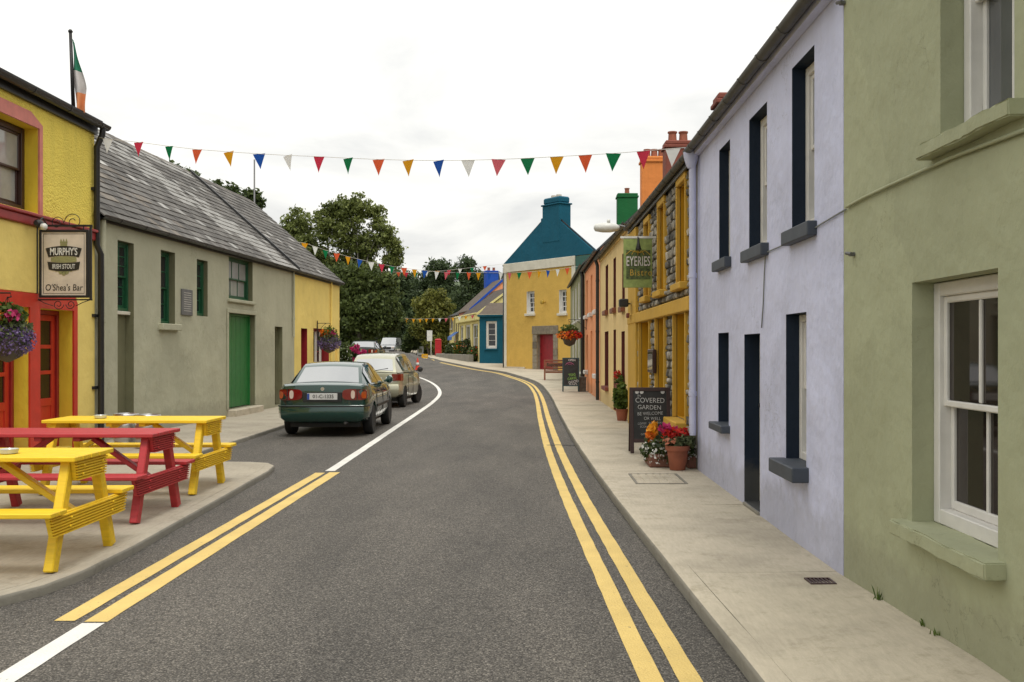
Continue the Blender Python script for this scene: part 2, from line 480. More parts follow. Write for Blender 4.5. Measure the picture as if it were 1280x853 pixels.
leafmat('leaf_mid', (.016, .032, .010), (.085, .115, .030))
leafmat('leaf_conifer', (.022, .040, .018), (.085, .120, .046))
leafmat('leaf_lime', (.06, .075, .014), (.23, .23, .05), .6)
leafmat('leaf_fresh', (.03, .06, .012), (.12, .18, .035), 1.5)
leafmat('leaf_grey', (.05, .07, .03), (.17, .20, .10), 3)
for k_, a_, b_ in (('violet', (.09, .055, .16), (.27, .20, .42)), ('scarlet', (.38, .012, .012), (.72, .04, .025)), ('orange', (.50, .09, .012), (.85, .26, .03)),
                   ('marigold', (.60, .20, .01), (.85, .42, .02)), ('magenta', (.32, .012, .09), (.62, .05, .20)), ('white', (.45, .45, .42), (.8, .8, .76)), ('salmon', (.6, .2, .12), (.8, .38, .25))):
    leafmat('petal_' + k_, a_, b_, 6, .3)
simple('bark', (.10, .085, .065), .9, var=.3, vscale=4, bump=.6, bscale=20)
simple('bark_pale', (.23, .21, .18), .9, var=.25, vscale=4, bump=.5, bscale=20)
simple('bin_grey', (.13, .115, .095), .8, var=.3, vscale=12)
simple('kiosk_red', (.42, .012, .02), .4)
simple('cone_orange', (.70, .06, .03), .5)
simple('crate_yellow', (.70, .36, .01), .5)
simple('awning_blue', (.06, .13, .34), .8)
M = MATS

# ------------------------------------------------------------------ mesh helpers
class MB:
    def __init__(s):
        s.v, s.f, s.m = [], [], []
    def add(s, vs, fs, mi=0):
        b = len(s.v)
        s.v += [tuple(p) for p in vs]
        s.f += [tuple(b + i for i in f) for f in fs]
        s.m += [mi] * len(fs)
        return s
    def quad(s, a, b, c, d, mi=0):
        return s.add([a, b, c, d], [(0, 1, 2, 3)], mi)
    def box(s, x0, x1, y0, y1, z0, z1, mi=0, bv=0.0):
        if bv <= 0:
            vs = [(x, y, z) for z in (z0, z1) for y in (y0, y1) for x in (x0, x1)]
            return s.add(vs, [(0, 2, 3, 1), (4, 5, 7, 6), (0, 1, 5, 4), (2, 6, 7, 3), (0, 4, 6, 2), (1, 3, 7, 5)], mi)
        # chamfered box: 24 vertices
        X, Y, Z = (x0, x1), (y0, y1), (z0, z1)
        idx, vs = {}, []
        for i in (0, 1):
            for j in (0, 1):
                for k in (0, 1):
                    sx, sy, sz = (1, -1)[i] * bv, (1, -1)[j] * bv, (1, -1)[k] * bv
                    for ax in range(3):
                        p = [X[i] + sx, Y[j] + sy, Z[k] + sz]
                        p[ax] = (X[i], Y[j], Z[k])[ax]
                        idx[i, j, k, ax] = len(vs)
                        vs.append(p)
        fs = []
        for ax in range(3):
            for e in (0, 1):
                c = [(0, 0), (0, 1), (1, 1), (1, 0)]
                q = []
                for a, b in c:
                    t = [a, b]; t.insert(ax, e)
                    q.append(idx[t[0], t[1], t[2], ax])
                fs.append(tuple(q))
        for ax in range(3):
            o1, o2 = [a for a in range(3) if a != ax]
            for a in (0, 1):
                for b in (0, 1):
                    t0 = [0, 0, 0]; t0[o1] = a; t0[o2] = b
                    t1 = list(t0); t1[ax] = 1
                    fs.append((idx[(*t0, o1)], idx[(*t1, o1)], idx[(*t1, o2)], idx[(*t0, o2)]))
        for i in (0, 1):
            for j in (0, 1):
                for k in (0, 1):
                    fs.append((idx[i, j, k, 0], idx[i, j, k, 1], idx[i, j, k, 2]))
        return s.add(vs, fs, mi)
    def tube(s, pts, r, n=8, mi=0, cap=True):
        pts = [Vector(p) for p in pts]
        rs = r if isinstance(r, (list, tuple)) else [r] * len(pts)
        rings = []
        up = None
        for i, p in enumerate(pts):
            d = (pts[min(i + 1, len(pts) - 1)] - pts[max(i - 1, 0)]).normalized()
            if up is None:
                up = Vector((0, 0, 1)) if abs(d.z) < .9 else Vector((1, 0, 0))
            a = d.cross(up).normalized()
            b = a.cross(d).normalized()
            up = b
            rings.append([p + (a * math.cos(2 * math.pi * k / n) + b * math.sin(2 * math.pi * k / n)) * rs[i] for k in range(n)])
        vs = [v for rg in rings for v in rg]
        fs = []
        for i in range(len(pts) - 1):
            for k in range(n):
                k2 = (k + 1) % n
                fs.append((i * n + k, i * n + k2, (i + 1) * n + k2, (i + 1) * n + k))
        if cap:
            fs.append(tuple(range(n))[::-1])
            fs.append(tuple(range((len(pts) - 1) * n, len(pts) * n)))
        return s.add(vs, fs, mi)
    def lathe(s, prof, n=20, c=(0, 0, 0), axis='z', mi=0):
        vs = []
        for r, h in prof:
            for k in range(n):
                a = 2 * math.pi * k / n
                p = (r * math.cos(a), r * math.sin(a), h)
                if axis == 'x':
                    p = (p[2], p[0], p[1])
                elif axis == 'y':
                    p = (p[1], p[2], p[0])
                vs.append((p[0] + c[0], p[1] + c[1], p[2] + c[2]))
        fs = []
        m = len(prof)
        for i in range(m - 1):
            for k in range(n):
                k2 = (k + 1) % n
                fs.append((i * n + k, i * n + k2, (i + 1) * n + k2, (i + 1) * n + k))
        fs.append(tuple(range(n))[::-1]); fs.append(tuple(range((m - 1) * n, m * n)))
        return s.add(vs, fs, mi)
    def prism(s, poly, axis, a, b, mi=0):
        """poly of 2D points extruded along axis from a to b; the 2D axes are the other two in order"""
        def P(q, t):
            l = list(q); l.insert('xyz'.index(axis), t)
            return tuple(l)
        n = len(poly)
        vs = [P(q, a) for q in poly] + [P(q, b) for q in poly]
        fs = [tuple(range(n)), tuple(range(n, 2 * n))[::-1]] + [(i, (i + 1) % n, n + (i + 1) % n, n + i) for i in range(n)]
        return s.add(vs, fs, mi)
    def bar(s, p, q, w, h, mi=0, up=(0, 0, 1), bv=0.0):
        """rectangular bar from p to q"""
        p, q = Vector(p), Vector(q)
        d = (q - p); ln = d.length; d.normalize()
        a = d.cross(Vector(up))
        a = a.normalized() if a.length > 1e-5 else Vector((1, 0, 0))
        b = a.cross(d).normalized()
        t = MB().box(0, ln, -w / 2, w / 2, -h / 2, h / 2, 0, bv)
        return s.add([p + d * v[0] + a * v[1] + b * v[2] for v in t.v], t.f, mi)
    def xform(s, fn):
        s.v = [tuple(fn(Vector(v))) for v in s.v]
        return s
    def mesh(s, name):
        me = bpy.data.meshes.new(name)
        me.from_pydata(s.v, [], s.f)
        if s.m and max(s.m) > 0:
            me.polygons.foreach_set('material_index', s.m)
        bm = bmesh.new(); bm.from_mesh(me)
        bmesh.ops.recalc_face_normals(bm, faces=bm.faces)
        bm.to_mesh(me); bm.free()
        me.update()
        return me

def obj(name, mb, mats, parent=None, smooth=False, loc=None, rot=None, kind=None, label=None, auto=None):
    me = mb.mesh(name) if isinstance(mb, MB) else mb
    for m in (mats if isinstance(mats, (list, tuple)) else [mats]):
        if m is not None:
            me.materials.append(M[m] if isinstance(m, str) else m)
    o = bpy.data.objects.new(name, me)
    C.objects.link(o)
    if parent is not None:
        o.parent = parent
    if loc is not None:
        o.location = loc
    if rot is not None:
        o.rotation_euler = rot
    if smooth:
        for p in me.polygons:
            p.use_smooth = True
        if auto:
            mark_sharp(me, auto)
    if kind:
        o['kind'] = kind
    if label:
        o['label'] = label
    return o

def rough_box(x0, x1, y0, y1, z0, z1, seg=.05, jit=.004, bev=.008, seed=1):
    """hand made slab: rounded and uneven edges"""
    bm = bmesh.new()
    bmesh.ops.create_cube(bm, size=1.0)
    for v in bm.verts:
        v.co = Vector(((x0 + x1) / 2 + v.co.x * (x1 - x0), (y0 + y1) / 2 + v.co.y * (y1 - y0), (z0 + z1) / 2 + v.co.z * (z1 - z0)))
    n = max(4, int((x1 - x0) / seg))
    ed = [e for e in bm.edges if abs(e.verts[0].co.x - e.verts[1].co.x) > .5 * (x1 - x0)]
    bmesh.ops.subdivide_edges(bm, edges=ed, cuts=n)
    bmesh.ops.bevel(bm, geom=[e for e in bm.edges if len(e.link_faces) == 2 and e.calc_face_angle(0) > .5], offset=bev, segments=3, affect='EDGES')
    r = random.Random(seed)
    for v in bm.verts:
        k = math.sin(v.co.x * 17 + seed) * .5 + r.uniform(-.5, .5)
        v.co += Vector((0, jit * k * 1.5, jit * (r.uniform(-.5, .5) + .6 * math.sin(v.co.x * 9 + seed))))
    me = bpy.data.meshes.new('sill'); bm.to_mesh(me); bm.free()
    return me

def mark_sharp(me, deg):
    bm = bmesh.new(); bm.from_mesh(me)
    lim = R(deg)
    for e in bm.edges:
        if len(e.link_faces) == 2 and e.calc_face_angle(0) > lim:
            e.smooth = False
    bm.to_mesh(me); bm.free()

def tag(o, label, cat, group=None, kind=None):
    o['label'] = label; o['category'] = cat
    if group: o['group'] = group
    if kind: o['kind'] = kind
    return o

def thing(name, label, cat, loc=(0, 0, 0), rz=0.0, group=None):
    o = bpy.data.objects.new(name, None)
    C.objects.link(o)
    o.location = loc; o.rotation_euler = (0, 0, rz)
    o.empty_display_size = .2
    return tag(o, label, cat, group)

def link_copy(o, parent, loc=None, rot=None, scale=None):
    c = o.copy(); C.objects.link(c); c.parent = parent
    if loc is not None: c.location = loc
    if rot is not None: c.rotation_euler = rot
    if scale is not None: c.scale = scale
    return c

def copy_tree(o, parent=None, loc=None):
    c = o.copy(); C.objects.link(c); c.parent = parent
    if loc is not None: c.location = loc
    for ch in list(o.children):
        copy_tree(ch, c)
    return c

def text(name, body, size, mat, parent, loc, rot, sx=1.0, ext=.0015, align='CENTER', spacing=1.0, bold=0.0, shear=0.0):
    cu = bpy.data.curves.new(name, 'FONT')
    cu.body = body; cu.size = size; cu.extrude = ext; cu.align_x = align; cu.align_y = 'CENTER'
    cu.space_character = spacing; cu.offset = bold; cu.shear = shear; cu.resolution_u = 3
    tmp = bpy.data.objects.new('tmp', cu); C.objects.link(tmp)
    dg = bpy.context.evaluated_depsgraph_get()
    me = bpy.data.meshes.new_from_object(tmp.evaluated_get(dg))
    bpy.data.objects.remove(tmp); bpy.data.curves.remove(cu)
    me.name = name
    for v in me.vertices:
        v.co.x *= sx
    return obj(name, me, mat, parent, loc=loc, rot=rot)

def sm(a):
    a = max(0.0, min(1.0, a))
    return a * a * (3 - 2 * a)

def gz(x, y):
    """street level: flat to about 38 m, then climbing gently; a raised yard left of the bend"""
    z = .0145 * max(0.0, min(y, 190) - 38)
    z += .95 * sm((-x - 7.6) / 2.0) * sm((y - 47) / 7) * (1 - sm((y - 72) / 16))
    return z

def at(px, py, Y):
    return ((px - VX) / F * Y, Y, CH + (VY - py) / F * Y)

# ------------------------------------------------------------------ the setting
def sheet(rows, name, mat, dz=0.0, nx=6, zf=None):
    """rows: (y, xl, xr) or ((x,y),(x,y)) pairs; a sheet following the ground"""
    mb = MB()
    vs = []
    for r in rows:
        a, b = ((r[1], r[0]), (r[2], r[0])) if not isinstance(r[0], tuple) else r
        for i in range(nx + 1):
            t = i / nx
            x, y = a[0] + (b[0] - a[0]) * t, a[1] + (b[1] - a[1]) * t
            vs.append((x, y, (zf(x, y, t) if zf else gz(x, y)) + dz))
    fs = []
    for j in range(len(rows) - 1):
        for i in range(nx):
            q = j * (nx + 1) + i
            fs.append((q, q + 1, q + nx + 2, q + nx + 1))
    mb.add(vs, fs)
    return obj(name, mb, mat, smooth=True)

def spline_poly(poly, step=.5):
    ysp = [p[0] for p in poly]; out_ = []
    for i in range(len(poly) - 1):
        p0 = poly[max(i - 1, 0)]; p1 = poly[i]; p2 = poly[i + 1]; p3 = poly[min(i + 2, len(poly) - 1)]
        m1 = (p2[1] - p0[1]) / (p2[0] - p0[0]); m2 = (p3[1] - p1[1]) / (p3[0] - p1[0])
        hh = p2[0] - p1[0]; n = max(2, int(hh / step))
        for k in range(n):
            t = k / n
            out_.append((p1[0] + hh * t, (2 * t ** 3 - 3 * t * t + 1) * p1[1] + (t ** 3 - 2 * t * t + t) * hh * m1 + (-2 * t ** 3 + 3 * t * t) * p2[1] + (t ** 3 - t * t) * hh * m2))
    return out_ + [poly[-1]]

def lerp_poly(poly, s):
    """x at y for a polyline of (y, x)"""
    for (y0, x0), (y1, x1) in zip(poly, poly[1:]):
        if s <= y1:
            t = (s - y0) / (y1 - y0)
            return x0 + (x1 - x0) * t
    return poly[-1][1]

# ground to the horizon
gx = [-1500, -500, -200, -90, -50, -30] + [-22 + 2 * i for i in range(22)] + [30, 60, 120, 300, 1500]
gy = [-200, -60, -20] + [-6 + 3 * i for i in range(48)] + [150, 180, 230, 320, 500, 900, 2500]
mb = MB()
mb.add([(x, y, gz(x, y) - (.12 if abs(x + 4) < 40 and y < 160 else .3)) for y in gy for x in gx],
       [(j * len(gx) + i, j * len(gx) + i + 1, (j + 1) * len(gx) + i + 1, (j + 1) * len(gx) + i) for j in range(len(gy) - 1) for i in range(len(gx) - 1)])
o = obj('ground', mb, 'verge', smooth=True); o['kind'] = 'structure'

KR = [(-14, 1.25), (2, 1.15), (4.9, 1.06), (10.9, .84), (17, .70), (25, .62), (32, .58), (38, .48), (42, .32), (45, .08), (48, -.3), (51, -.78), (54, -1.25),
      (56.5, -1.73), (62.5, -3.44), (68, -4.75), (74.4, -6.19), (83, -8.1), (97, -10.6), (115, -14.0), (140, -19.0)]      # road-side face of the kerb beside the terrace
KR = spline_poly(KR)
LE = [(-14, -30), (5.6, -30), (36, -15), (37, -9), (45, -7.6), (53, -8.8), (65, -12.0), (85, -17), (110, -22), (140, -27)]
ys = [-14, -8, -2, 2, 4, 5.6] + [6.6 + i for i in range(30)] + [37] + [38 + i for i in range(24)] + [64, 68, 72, 77, 83, 90, 97, 106, 115, 126, 140]
o = sheet([(y, lerp_poly(LE, y), lerp_poly(KR, y) + .25) for y in ys], 'road', 'asphalt', nx=14); o['kind'] = 'structure'

# footpath in front of the terrace: bays with joints, kerb as a separate line
FT = .10
def footz(x, y, t):
    k = .11 * max(0, min(1, (7.0 - y) / 2.7)) if y < 7 else 0
    return gz(x, y) + FT + k * sm(t * 1.05)
def kerb_strip(pts, w, h, name, inward, top='footpath'):
    """pts along the road-side face; kerb body goes inward by w"""
    mb = MB()
    n = len(pts)
    off = []
    for i, (x, y) in enumerate(pts):
        a, b = pts[max(i - 1, 0)], pts[min(i + 1, n - 1)]
        d = Vector((b[0] - a[0], b[1] - a[1])).normalized()
        off.append(Vector((d.y, -d.x)) * inward)
    prof = [(0.02, -.12), (0, h - .025), (.012, h - .006), (.03, h), (w, h + .001), (w, -.12)]
    vs = []
    for (x, y), o_ in zip(pts, off):
        g = gz(x, y)
        jit = random.uniform(-.004, .004)
        for a, z in prof:
            vs.append((x + o_.x * (a + jit), y + o_.y * (a + jit), g + z))
    m = len(prof)
    fs = [(i * m + k, i * m + k + 1, (i + 1) * m + k + 1, (i + 1) * m + k) for i in range(n - 1) for k in range(m - 1)]
    fs += [tuple(range(m)), tuple(range((n - 1) * m, n * m))]
    for f_ in fs[:-2]:
        pass
    mb.add(vs, fs)
    mb.m = [1 if (i % (m - 1)) >= 2 else 0 for i in range((n - 1) * (m - 1))] + [0, 0]
    o = obj(name, mb, ['kerb', top], smooth=True, auto=40)
    o['kind'] = 'structure'
    return o
kp = []
y = -14.0
while y < 140:
    kp.append((lerp_poly(KR, y), y)); y += .6 if y < 60 else 2.0
kerb_strip(kp, .13, FT, 'kerb', 1)
fp = bpy.data.objects.new('footpath', None); C.objects.link(fp); fp['kind'] = 'structure'
joints = [-14, -8, -3, .6, 3.6, 6.9, 9.9, 12.6, 16.0, 19.4, 23, 27, 31, 35, 39.5, 44, 48.5, 53, 57.5, 63, 69, 76, 84, 97, 115, 140]
for a, b in zip(joints, joints[1:]):
    g = .004
    n = max(3, int((b - a) / 1.2))
    rows = []
    for i in range(n + 1):
        yy = a + g + (b - a - 2 * g) * i / n
        rows.append((yy, lerp_poly(KR, yy) + .1305, lerp_poly(KR, yy) + (6.5 if yy > 40 else 3.2)))
    mb = MB()
    nx = 6
    vs = []
    for r in rows:
        for i in range(nx + 1):
            t = i / nx; x = r[1] + (r[2] - r[1]) * t
            vs.append((x, r[0], footz(x, r[0], (x - r[1]) / 1.05) + random.uniform(-.002, .002)))
    fs = [(j * (nx + 1) + i, j * (nx + 1) + i + 1, (j + 1) * (nx + 1) + i + 1, (j + 1) * (nx + 1) + i) for j in range(len(rows) - 1) for i in range(nx)]
    k = len(vs)      # skirt so that the joint has depth
    for j, sgn in ((0, 1), (len(rows) - 1, -1)):
        base = len(vs)
        for i in range(nx + 1):
            p = vs[j * (nx + 1) + i]; vs.append((p[0], p[1], p[2] - .06))
        for i in range(nx):
            fs.append((j * (nx + 1) + i, j * (nx + 1) + i + 1, base + i + 1, base + i))
    mb.add(vs, fs)
    obj('paving_bay', mb, 'footpath', fp, smooth=True, auto=30)

# pub forecourt and the footpath along the long grey building
LF = .075
fc = [(-9, 5.75), (-5.0, 5.80), (-4.2, 5.92), (-3.7, 6.08), (-3.42, 6.32), (-3.27, 6.65), (-3.20, 7.1), (-3.20, 8.0), (-3.27, 9.5), (-3.35, 11.2), (-3.43, 12.9), (-3.50, 13.45), (-3.66, 13.75), (-3.95, 13.87),
      (-4.7, 13.95), (-5.02, 14.15), (-5.12, 14.7), (-5.13, 18), (-5.22, 24), (-5.3, 30), (-5.45, 34), (-5.9, 36.2), (-6.8, 37.0), (-9, 37.2)]
dense = []
for p, q in zip(fc, fc[1:]):
    ln = math.dist(p, q); n = max(1, int(ln / .5))
    dense += [(p[0] + (q[0] - p[0]) * i / n, p[1] + (q[1] - p[1]) * i / n) for i in range(n)]
dense.append(fc[-1])
kerb_strip(dense, .12, LF, 'kerb', -1, 'forecourt')
ins = []
for i, p in enumerate(dense):
    a, b = dense[max(i - 1, 0)], dense[min(i + 1, len(dense) - 1)]
    d = Vector((b[0] - a[0], b[1] - a[1])).normalized()
    ins.append((p[0] - d.y * .1205, p[1] + d.x * .1205))
fl = bpy.data.objects.new('forecourt_footpath', None); C.objects.link(fl); fl['kind'] = 'structure'
def forecourt_bay(y0, y1):
    g = .004
    a, b = y0 + g, y1 - g
    pts = [(-12, b), (-12, a)]
    seg = []
    for p, q in zip(ins, ins[1:]):
        if p[1] <= a < q[1]:
            t = (a - p[1]) / (q[1] - p[1]); seg.append((p[0] + (q[0] - p[0]) * t, a))
        if a <= q[1] <= b and q[1] > a:
            seg.append(q)
        if p[1] < b <= q[1]:
            t = (b - p[1]) / (q[1] - p[1]); seg.append((p[0] + (q[0] - p[0]) * t, b)); break
    poly = pts + seg
    mb = MB(); n = len(poly)
    top = [(x, y, LF + .002) for x, y in poly]; bot = [(x, y, LF - .07) for x, y in poly]
    mb.add(top + bot, [tuple(range(n))] + [(i, (i + 1) % n, n + (i + 1) % n, n + i) for i in range(n)])
    obj('paving_bay', mb, 'forecourt', fl)
for a, b in ((5.95, 10.0), (10.0, 14.0), (14.0, 18.5), (18.5, 23), (23, 28), (28, 33), (33, 37.0)):
    forecourt_bay(a, b)

# painted lines: strips with slightly ragged edges
def stripe(pts, w, name, mat, dz=.004):
    mb = MB(); vs = []
    n = len(pts)
    dd = []
    for p, q in zip(pts, pts[1:]):
        k = max(1, int(math.dist(p, q) / .25))
        dd += [(p[0] + (q[0] - p[0]) * i / k, p[1] + (q[1] - p[1]) * i / k) for i in range(k)]
    dd.append(pts[-1])
    for i, p in enumerate(dd):
        a, b = dd[max(i - 1, 0)], dd[min(i + 1, len(dd) - 1)]
        d = Vector((b[0] - a[0], b[1] - a[1])).normalized()
        for s in (-1, 1):
            k = s * (w / 2 + random.uniform(-.0035, .0035))
            x, y = p[0] + d.y * k, p[1] - d.x * k
            vs.append((x, y, gz(x, y) + dz))
    mb.add(vs, [(2 * i, 2 * i + 1, 2 * i + 3, 2 * i + 2) for i in range(len(dd) - 1)])
    o = obj(name, mb, mat); o['kind'] = 'structure'
    return o
def smoothline(pts, n=6):
    """Catmull-Rom through pts"""
    P = [Vector((*p, 0)) for p in pts]
    P = [2 * P[0] - P[1]] + P + [2 * P[-1] - P[-2]]
    outp = []
    for i in range(1, len(P) - 2):
        for k in range(n):
            t = k / n
            a, b, c, d = P[i - 1], P[i], P[i + 1], P[i + 2]
            q = .5 * ((2 * b) + (-a + c) * t + (2 * a - 5 * b + 4 * c - d) * t * t + (-a + 3 * b - 3 * c + d) * t ** 3)
            outp.append((q.x, q.y))
    outp.append(pts[-1])
    return outp
stripe([(-2.84, 6.02), (-2.83, 13.2)], .13, 'road_marking', 'yellow_paint')
stripe([(-2.64, 6.0), (-2.645, 13.25)], .14, 'road_marking', 'yellow_paint')
stripe([(-2.64, -6), (-2.64, 1.5)], .14, 'road_marking', 'white_paint')
stripe([(-2.62, 2.6), (-2.64, 5.97)], .135, 'road_marking', 'white_paint')
wl = smoothline([(-2.74, 13.4), (-2.80, 16.6), (-2.87, 20.1), (-2.97, 25.3), (-3.10, 30.5), (-3.38, 35.8), (-3.95, 41.0), (-4.9, 46.5), (-6.2, 52.0), (-8.2, 58)])
stripe(wl, .13, 'road_marking', 'white_paint')
def offline(off):
    pts = [(lerp_poly(KR, y) - off(y), y) for y in [-6, 0, 3, 5, 8, 11, 14, 17, 21, 25, 30, 35, 38, 42, 45, 48, 51, 54, 57, 62, 68, 74, 83, 92]]
    return smoothline(pts, 3)
stripe(offline(lambda y: .28 + min(.10, max(0, (30 - y)) * 0)), .115, 'road_marking', 'yellow_paint')
stripe(offline(lambda y: .475), .115, 'road_marking', 'yellow_paint')

stripe([(.22, 16.95), (.42, 17.0), (.66, 16.9), (.70, 17.02)], .07, 'road_marking', 'bitumen', .0075)
# far hill behind the trees
mb = MB(); vs = []
hx = [-420 + 40 * i for i in range(27)]
for r, k in ((0, 0.0), (1, .45), (2, .8), (3, 1.0), (4, .9)):
    for x in hx:
        h = 52 + 9 * math.sin(x * .011 + 1) + 5 * math.sin(x * .031)
        vs.append((x, 520 + 70 * r, 1 + h * k + random.uniform(-1, 1)))
mb.add(vs, [(j * len(hx) + i, j * len(hx) + i + 1, (j + 1) * len(hx) + i + 1, (j + 1) * len(hx) + i) for j in range(4) for i in range(len(hx) - 1)])
o = obj('hill', mb, 'hill_green', smooth=True); o['kind'] = 'structure'

# ------------------------------------------------------------------ houses
class House:
    """local x runs along the street front from p0 to p1, local +y points out to the street"""
    def __init__(s, name, label, cat, p0, p1, zb, eave, depth, ridge):
        s.p0, s.p1 = Vector(p0), Vector(p1)
        d = s.p1 - s.p0
        s.L = d.length; s.U = d / s.L
        s.nrm = Vector((-s.U.y, s.U.x))
        s.zb = zb; s.eave = eave - zb; s.depth = depth; s.ridge = ridge - zb
        s.root = thing(name, label, cat, (p0[0], p0[1], zb), math.atan2(s.U.y, s.U.x))
        s.ops = []
        s.dead = []
    def u(s, px):
        k = (px - VX) / F        # ray X = k Y
        den = s.U.x - k * s.U.y
        return (k * s.p0.y - s.p0.x) / den
    def z(s, px, py):
        u = s.u(px)
        Y = s.p0.y + s.U.y * u
        return CH + (VY - py) / F * Y - s.zb
    def span(s, pa, pb):
        a, b = s.u(pa), s.u(pb)
        return (a, b) if a < b else (b, a)
    def opening(s, u0, u1, z0, z1, rd=.14, mi=1):
        s.ops.append((u0, u1, z0, z1, rd, mi))
    def wall(s, mats, name='wall', low=-.4):
        mb = MB()
        us = sorted({0.0, s.L} | {o[0] for o in s.ops} | {o[1] for o in s.ops})
        zs = sorted({low, s.eave} | {o[2] for o in s.ops} | {o[3] for o in s.ops})
        us = [u for u in us if 0 <= u <= s.L]
        for a, b in zip(us, us[1:]):
            for c, d in zip(zs, zs[1:]):
                cu, cz = (a + b) / 2, (c + d) / 2
                if any(o[0] < cu < o[1] and o[2] < cz < o[3] for o in s.ops):
                    continue
                mb.quad((a, 0, c), (b, 0, c), (b, 0, d), (a, 0, d))
        for u0, u1, z0, z1, rd, mi in s.ops:
            mb.quad((u0, 0, z0), (u0, -rd, z0), (u0, -rd, z1), (u0, 0, z1), mi)
            mb.quad((u1, 0, z0), (u1, -rd, z0), (u1, -rd, z1), (u1, 0, z1), mi)
            mb.quad((u0, 0, z1), (u1, 0, z1), (u1, -rd, z1), (u0, -rd, z1), mi)
            mb.quad((u0, 0, z0), (u1, 0, z0), (u1, -rd, z0), (u0, -rd, z0), mi)
        D = s.depth
        for u in (0, s.L):
            mb.add([(u, 0, low), (u, -D, low), (u, -D, s.eave), (u, -D / 2, s.ridge), (u, 0, s.eave)], [(0, 1, 2, 3, 4)])
        mb.quad((0, -D, low), (s.L, -D, low), (s.L, -D, s.eave), (0, -D, s.eave))
        me = bpy.data.meshes.new(name)
        me.from_pydata(mb.v, [], mb.f); me.polygons.foreach_set('material_index', mb.m)
        bm = bmesh.new(); bm.from_mesh(me); bmesh.ops.remove_doubles(bm, verts=bm.verts, dist=1e-4)
        bmesh.ops.recalc_face_normals(bm, faces=bm.faces); bm.to_mesh(me); bm.free()
        s.wall_o = obj(name, me, mats, s.root)
        return s.wall_o
    def roof(s, mat, over=.10, th=.06, verge=.06, name='roof', lift=.02):
        mb = MB(); D = s.depth; e, r = s.eave + lift, s.ridge + lift
        sl = (r - e) / (D / 2)
        prof = [(over, e - sl * over), (-D / 2, r), (-D - over, e - sl * over)]
        top = [(y, z + th) for y, z in prof]
        poly = prof + top[::-1]
        mb.prism(poly, 'x', -verge, s.L + verge)
        s.roof_o = obj(name, mb, mat, s.root)
        return s.roof_o
    def gutter(s, mat, y=.14, r=.055, dz=-.03, u0=None, u1=None, brackets=.9):
        u0 = 0 if u0 is None else u0; u1 = s.L if u1 is None else u1
        zc = s.eave + dz
        mb = MB()
        n = 8
        prof = [(y + r * math.cos(math.pi + math.pi * k / n), zc + r * math.sin(math.pi + math.pi * k / n)) for k in range(n + 1)]
        prof += [(y + (r - .008) * math.cos(-math.pi * k / n), zc + (r - .008) * math.sin(-math.pi * k / n)) for k in range(n + 1)]
        mb.prism(prof, 'x', u0, u1)
        g = obj('gutter', mb, mat, s.root, smooth=True, auto=50)
        k = u0 + .3
        bb = MB().prism([(y + (r + .006) * math.cos(math.pi + math.pi * q / n), zc + (r + .006) * math.sin(math.pi + math.pi * q / n)) for q in range(n + 1)] + [(y + r * .97 * math.cos(-math.pi * q / n), zc + r * .97 * math.sin(-math.pi * q / n)) for q in range(n + 1)], 'x', -.02, .02)
        first = None
        while k < u1:
            if first is None:
                first = obj('gutter_bracket', bb, mat, g, loc=(k, 0, 0))
            else:
                link_copy(first, g, (k, 0, 0))
            k += brackets
        return g
    def fascia(s, mat, h=.16, y0=.003, y1=.045, top=None):
        t = s.eave - .0 if top is None else top
        return obj('fascia', MB().box(0, s.L, y0, y1, t - h, t), mat, s.root)
    def downpipe(s, u, mat, r=.038, y=.075, z0=.03, z1=None, swan=True, hop=False):
        z1 = s.eave - .12 if z1 is None else z1
        pts = [(u, y, z0 + .0), (u, y, z1 - .2), (u, y, z1 - .1), (u, .14, z1 + .04), (u, .14, z1 + .10)] if swan else [(u, y, z0), (u, y, z1)]
        mb = MB().tube(pts, r, 10)
        k = z0 + .5
        while k < z1 - .3:
            mb.lathe([(r + .008, k), (r + .008, k + .06)], 10, (u, y, 0)); k += 1.5
        if hop:
            mb.lathe([(r, z1 - .16), (r + .02, z1 - .12), (r + .05, z1 - .02), (r + .055, z1 + .04)], 12, (u, y + .02, 0))
        return obj('downpipe', mb, mat, s.root, smooth=True, auto=45)
    def window(s, u0, u1, z0, z1, rd=.14, mi=1, frame='white_wood', pane='dark_glass', cols=2, rows=1, sill=None, fw=.055, bar=.022, sash=True, sill_out=.09, sill_h=.09, sill_side=.09, cut=True, curtain=None, sill_round=.012):
        if cut:
            s.opening(u0, u1, z0, z1, rd, mi)
        f = MB()
        g = .004
        a, b, c, d = u0 + g, u1 - g, z0 + g, z1 - g
        yb = -rd - .09
        def fr(x0, x1, y0, y1, zz0, zz1):
            f.box(x0, x1, y0, y1, zz0, zz1, 0, min(.006, (x1 - x0) * .3, (zz1 - zz0) * .3))
        fr(a, a + fw, yb, -rd + .012, c, d); fr(b - fw, b, yb, -rd + .012, c, d)
        fr(a + fw, b - fw, yb, -rd + .010, d - fw, d); fr(a + fw, b - fw, yb, -rd + .010, c, c + fw * 1.1)
        ia, ib, ic, id_ = a + fw, b - fw, c + fw * 1.1, d - fw
        panes = []
        halves = [(ic, (ic + id_) / 2 + .02, -rd - .05), ((ic + id_) / 2 - .02, id_, -rd - .012)] if sash else [(ic, id_, -rd - .02)]
        sf = .038 if sash else .022
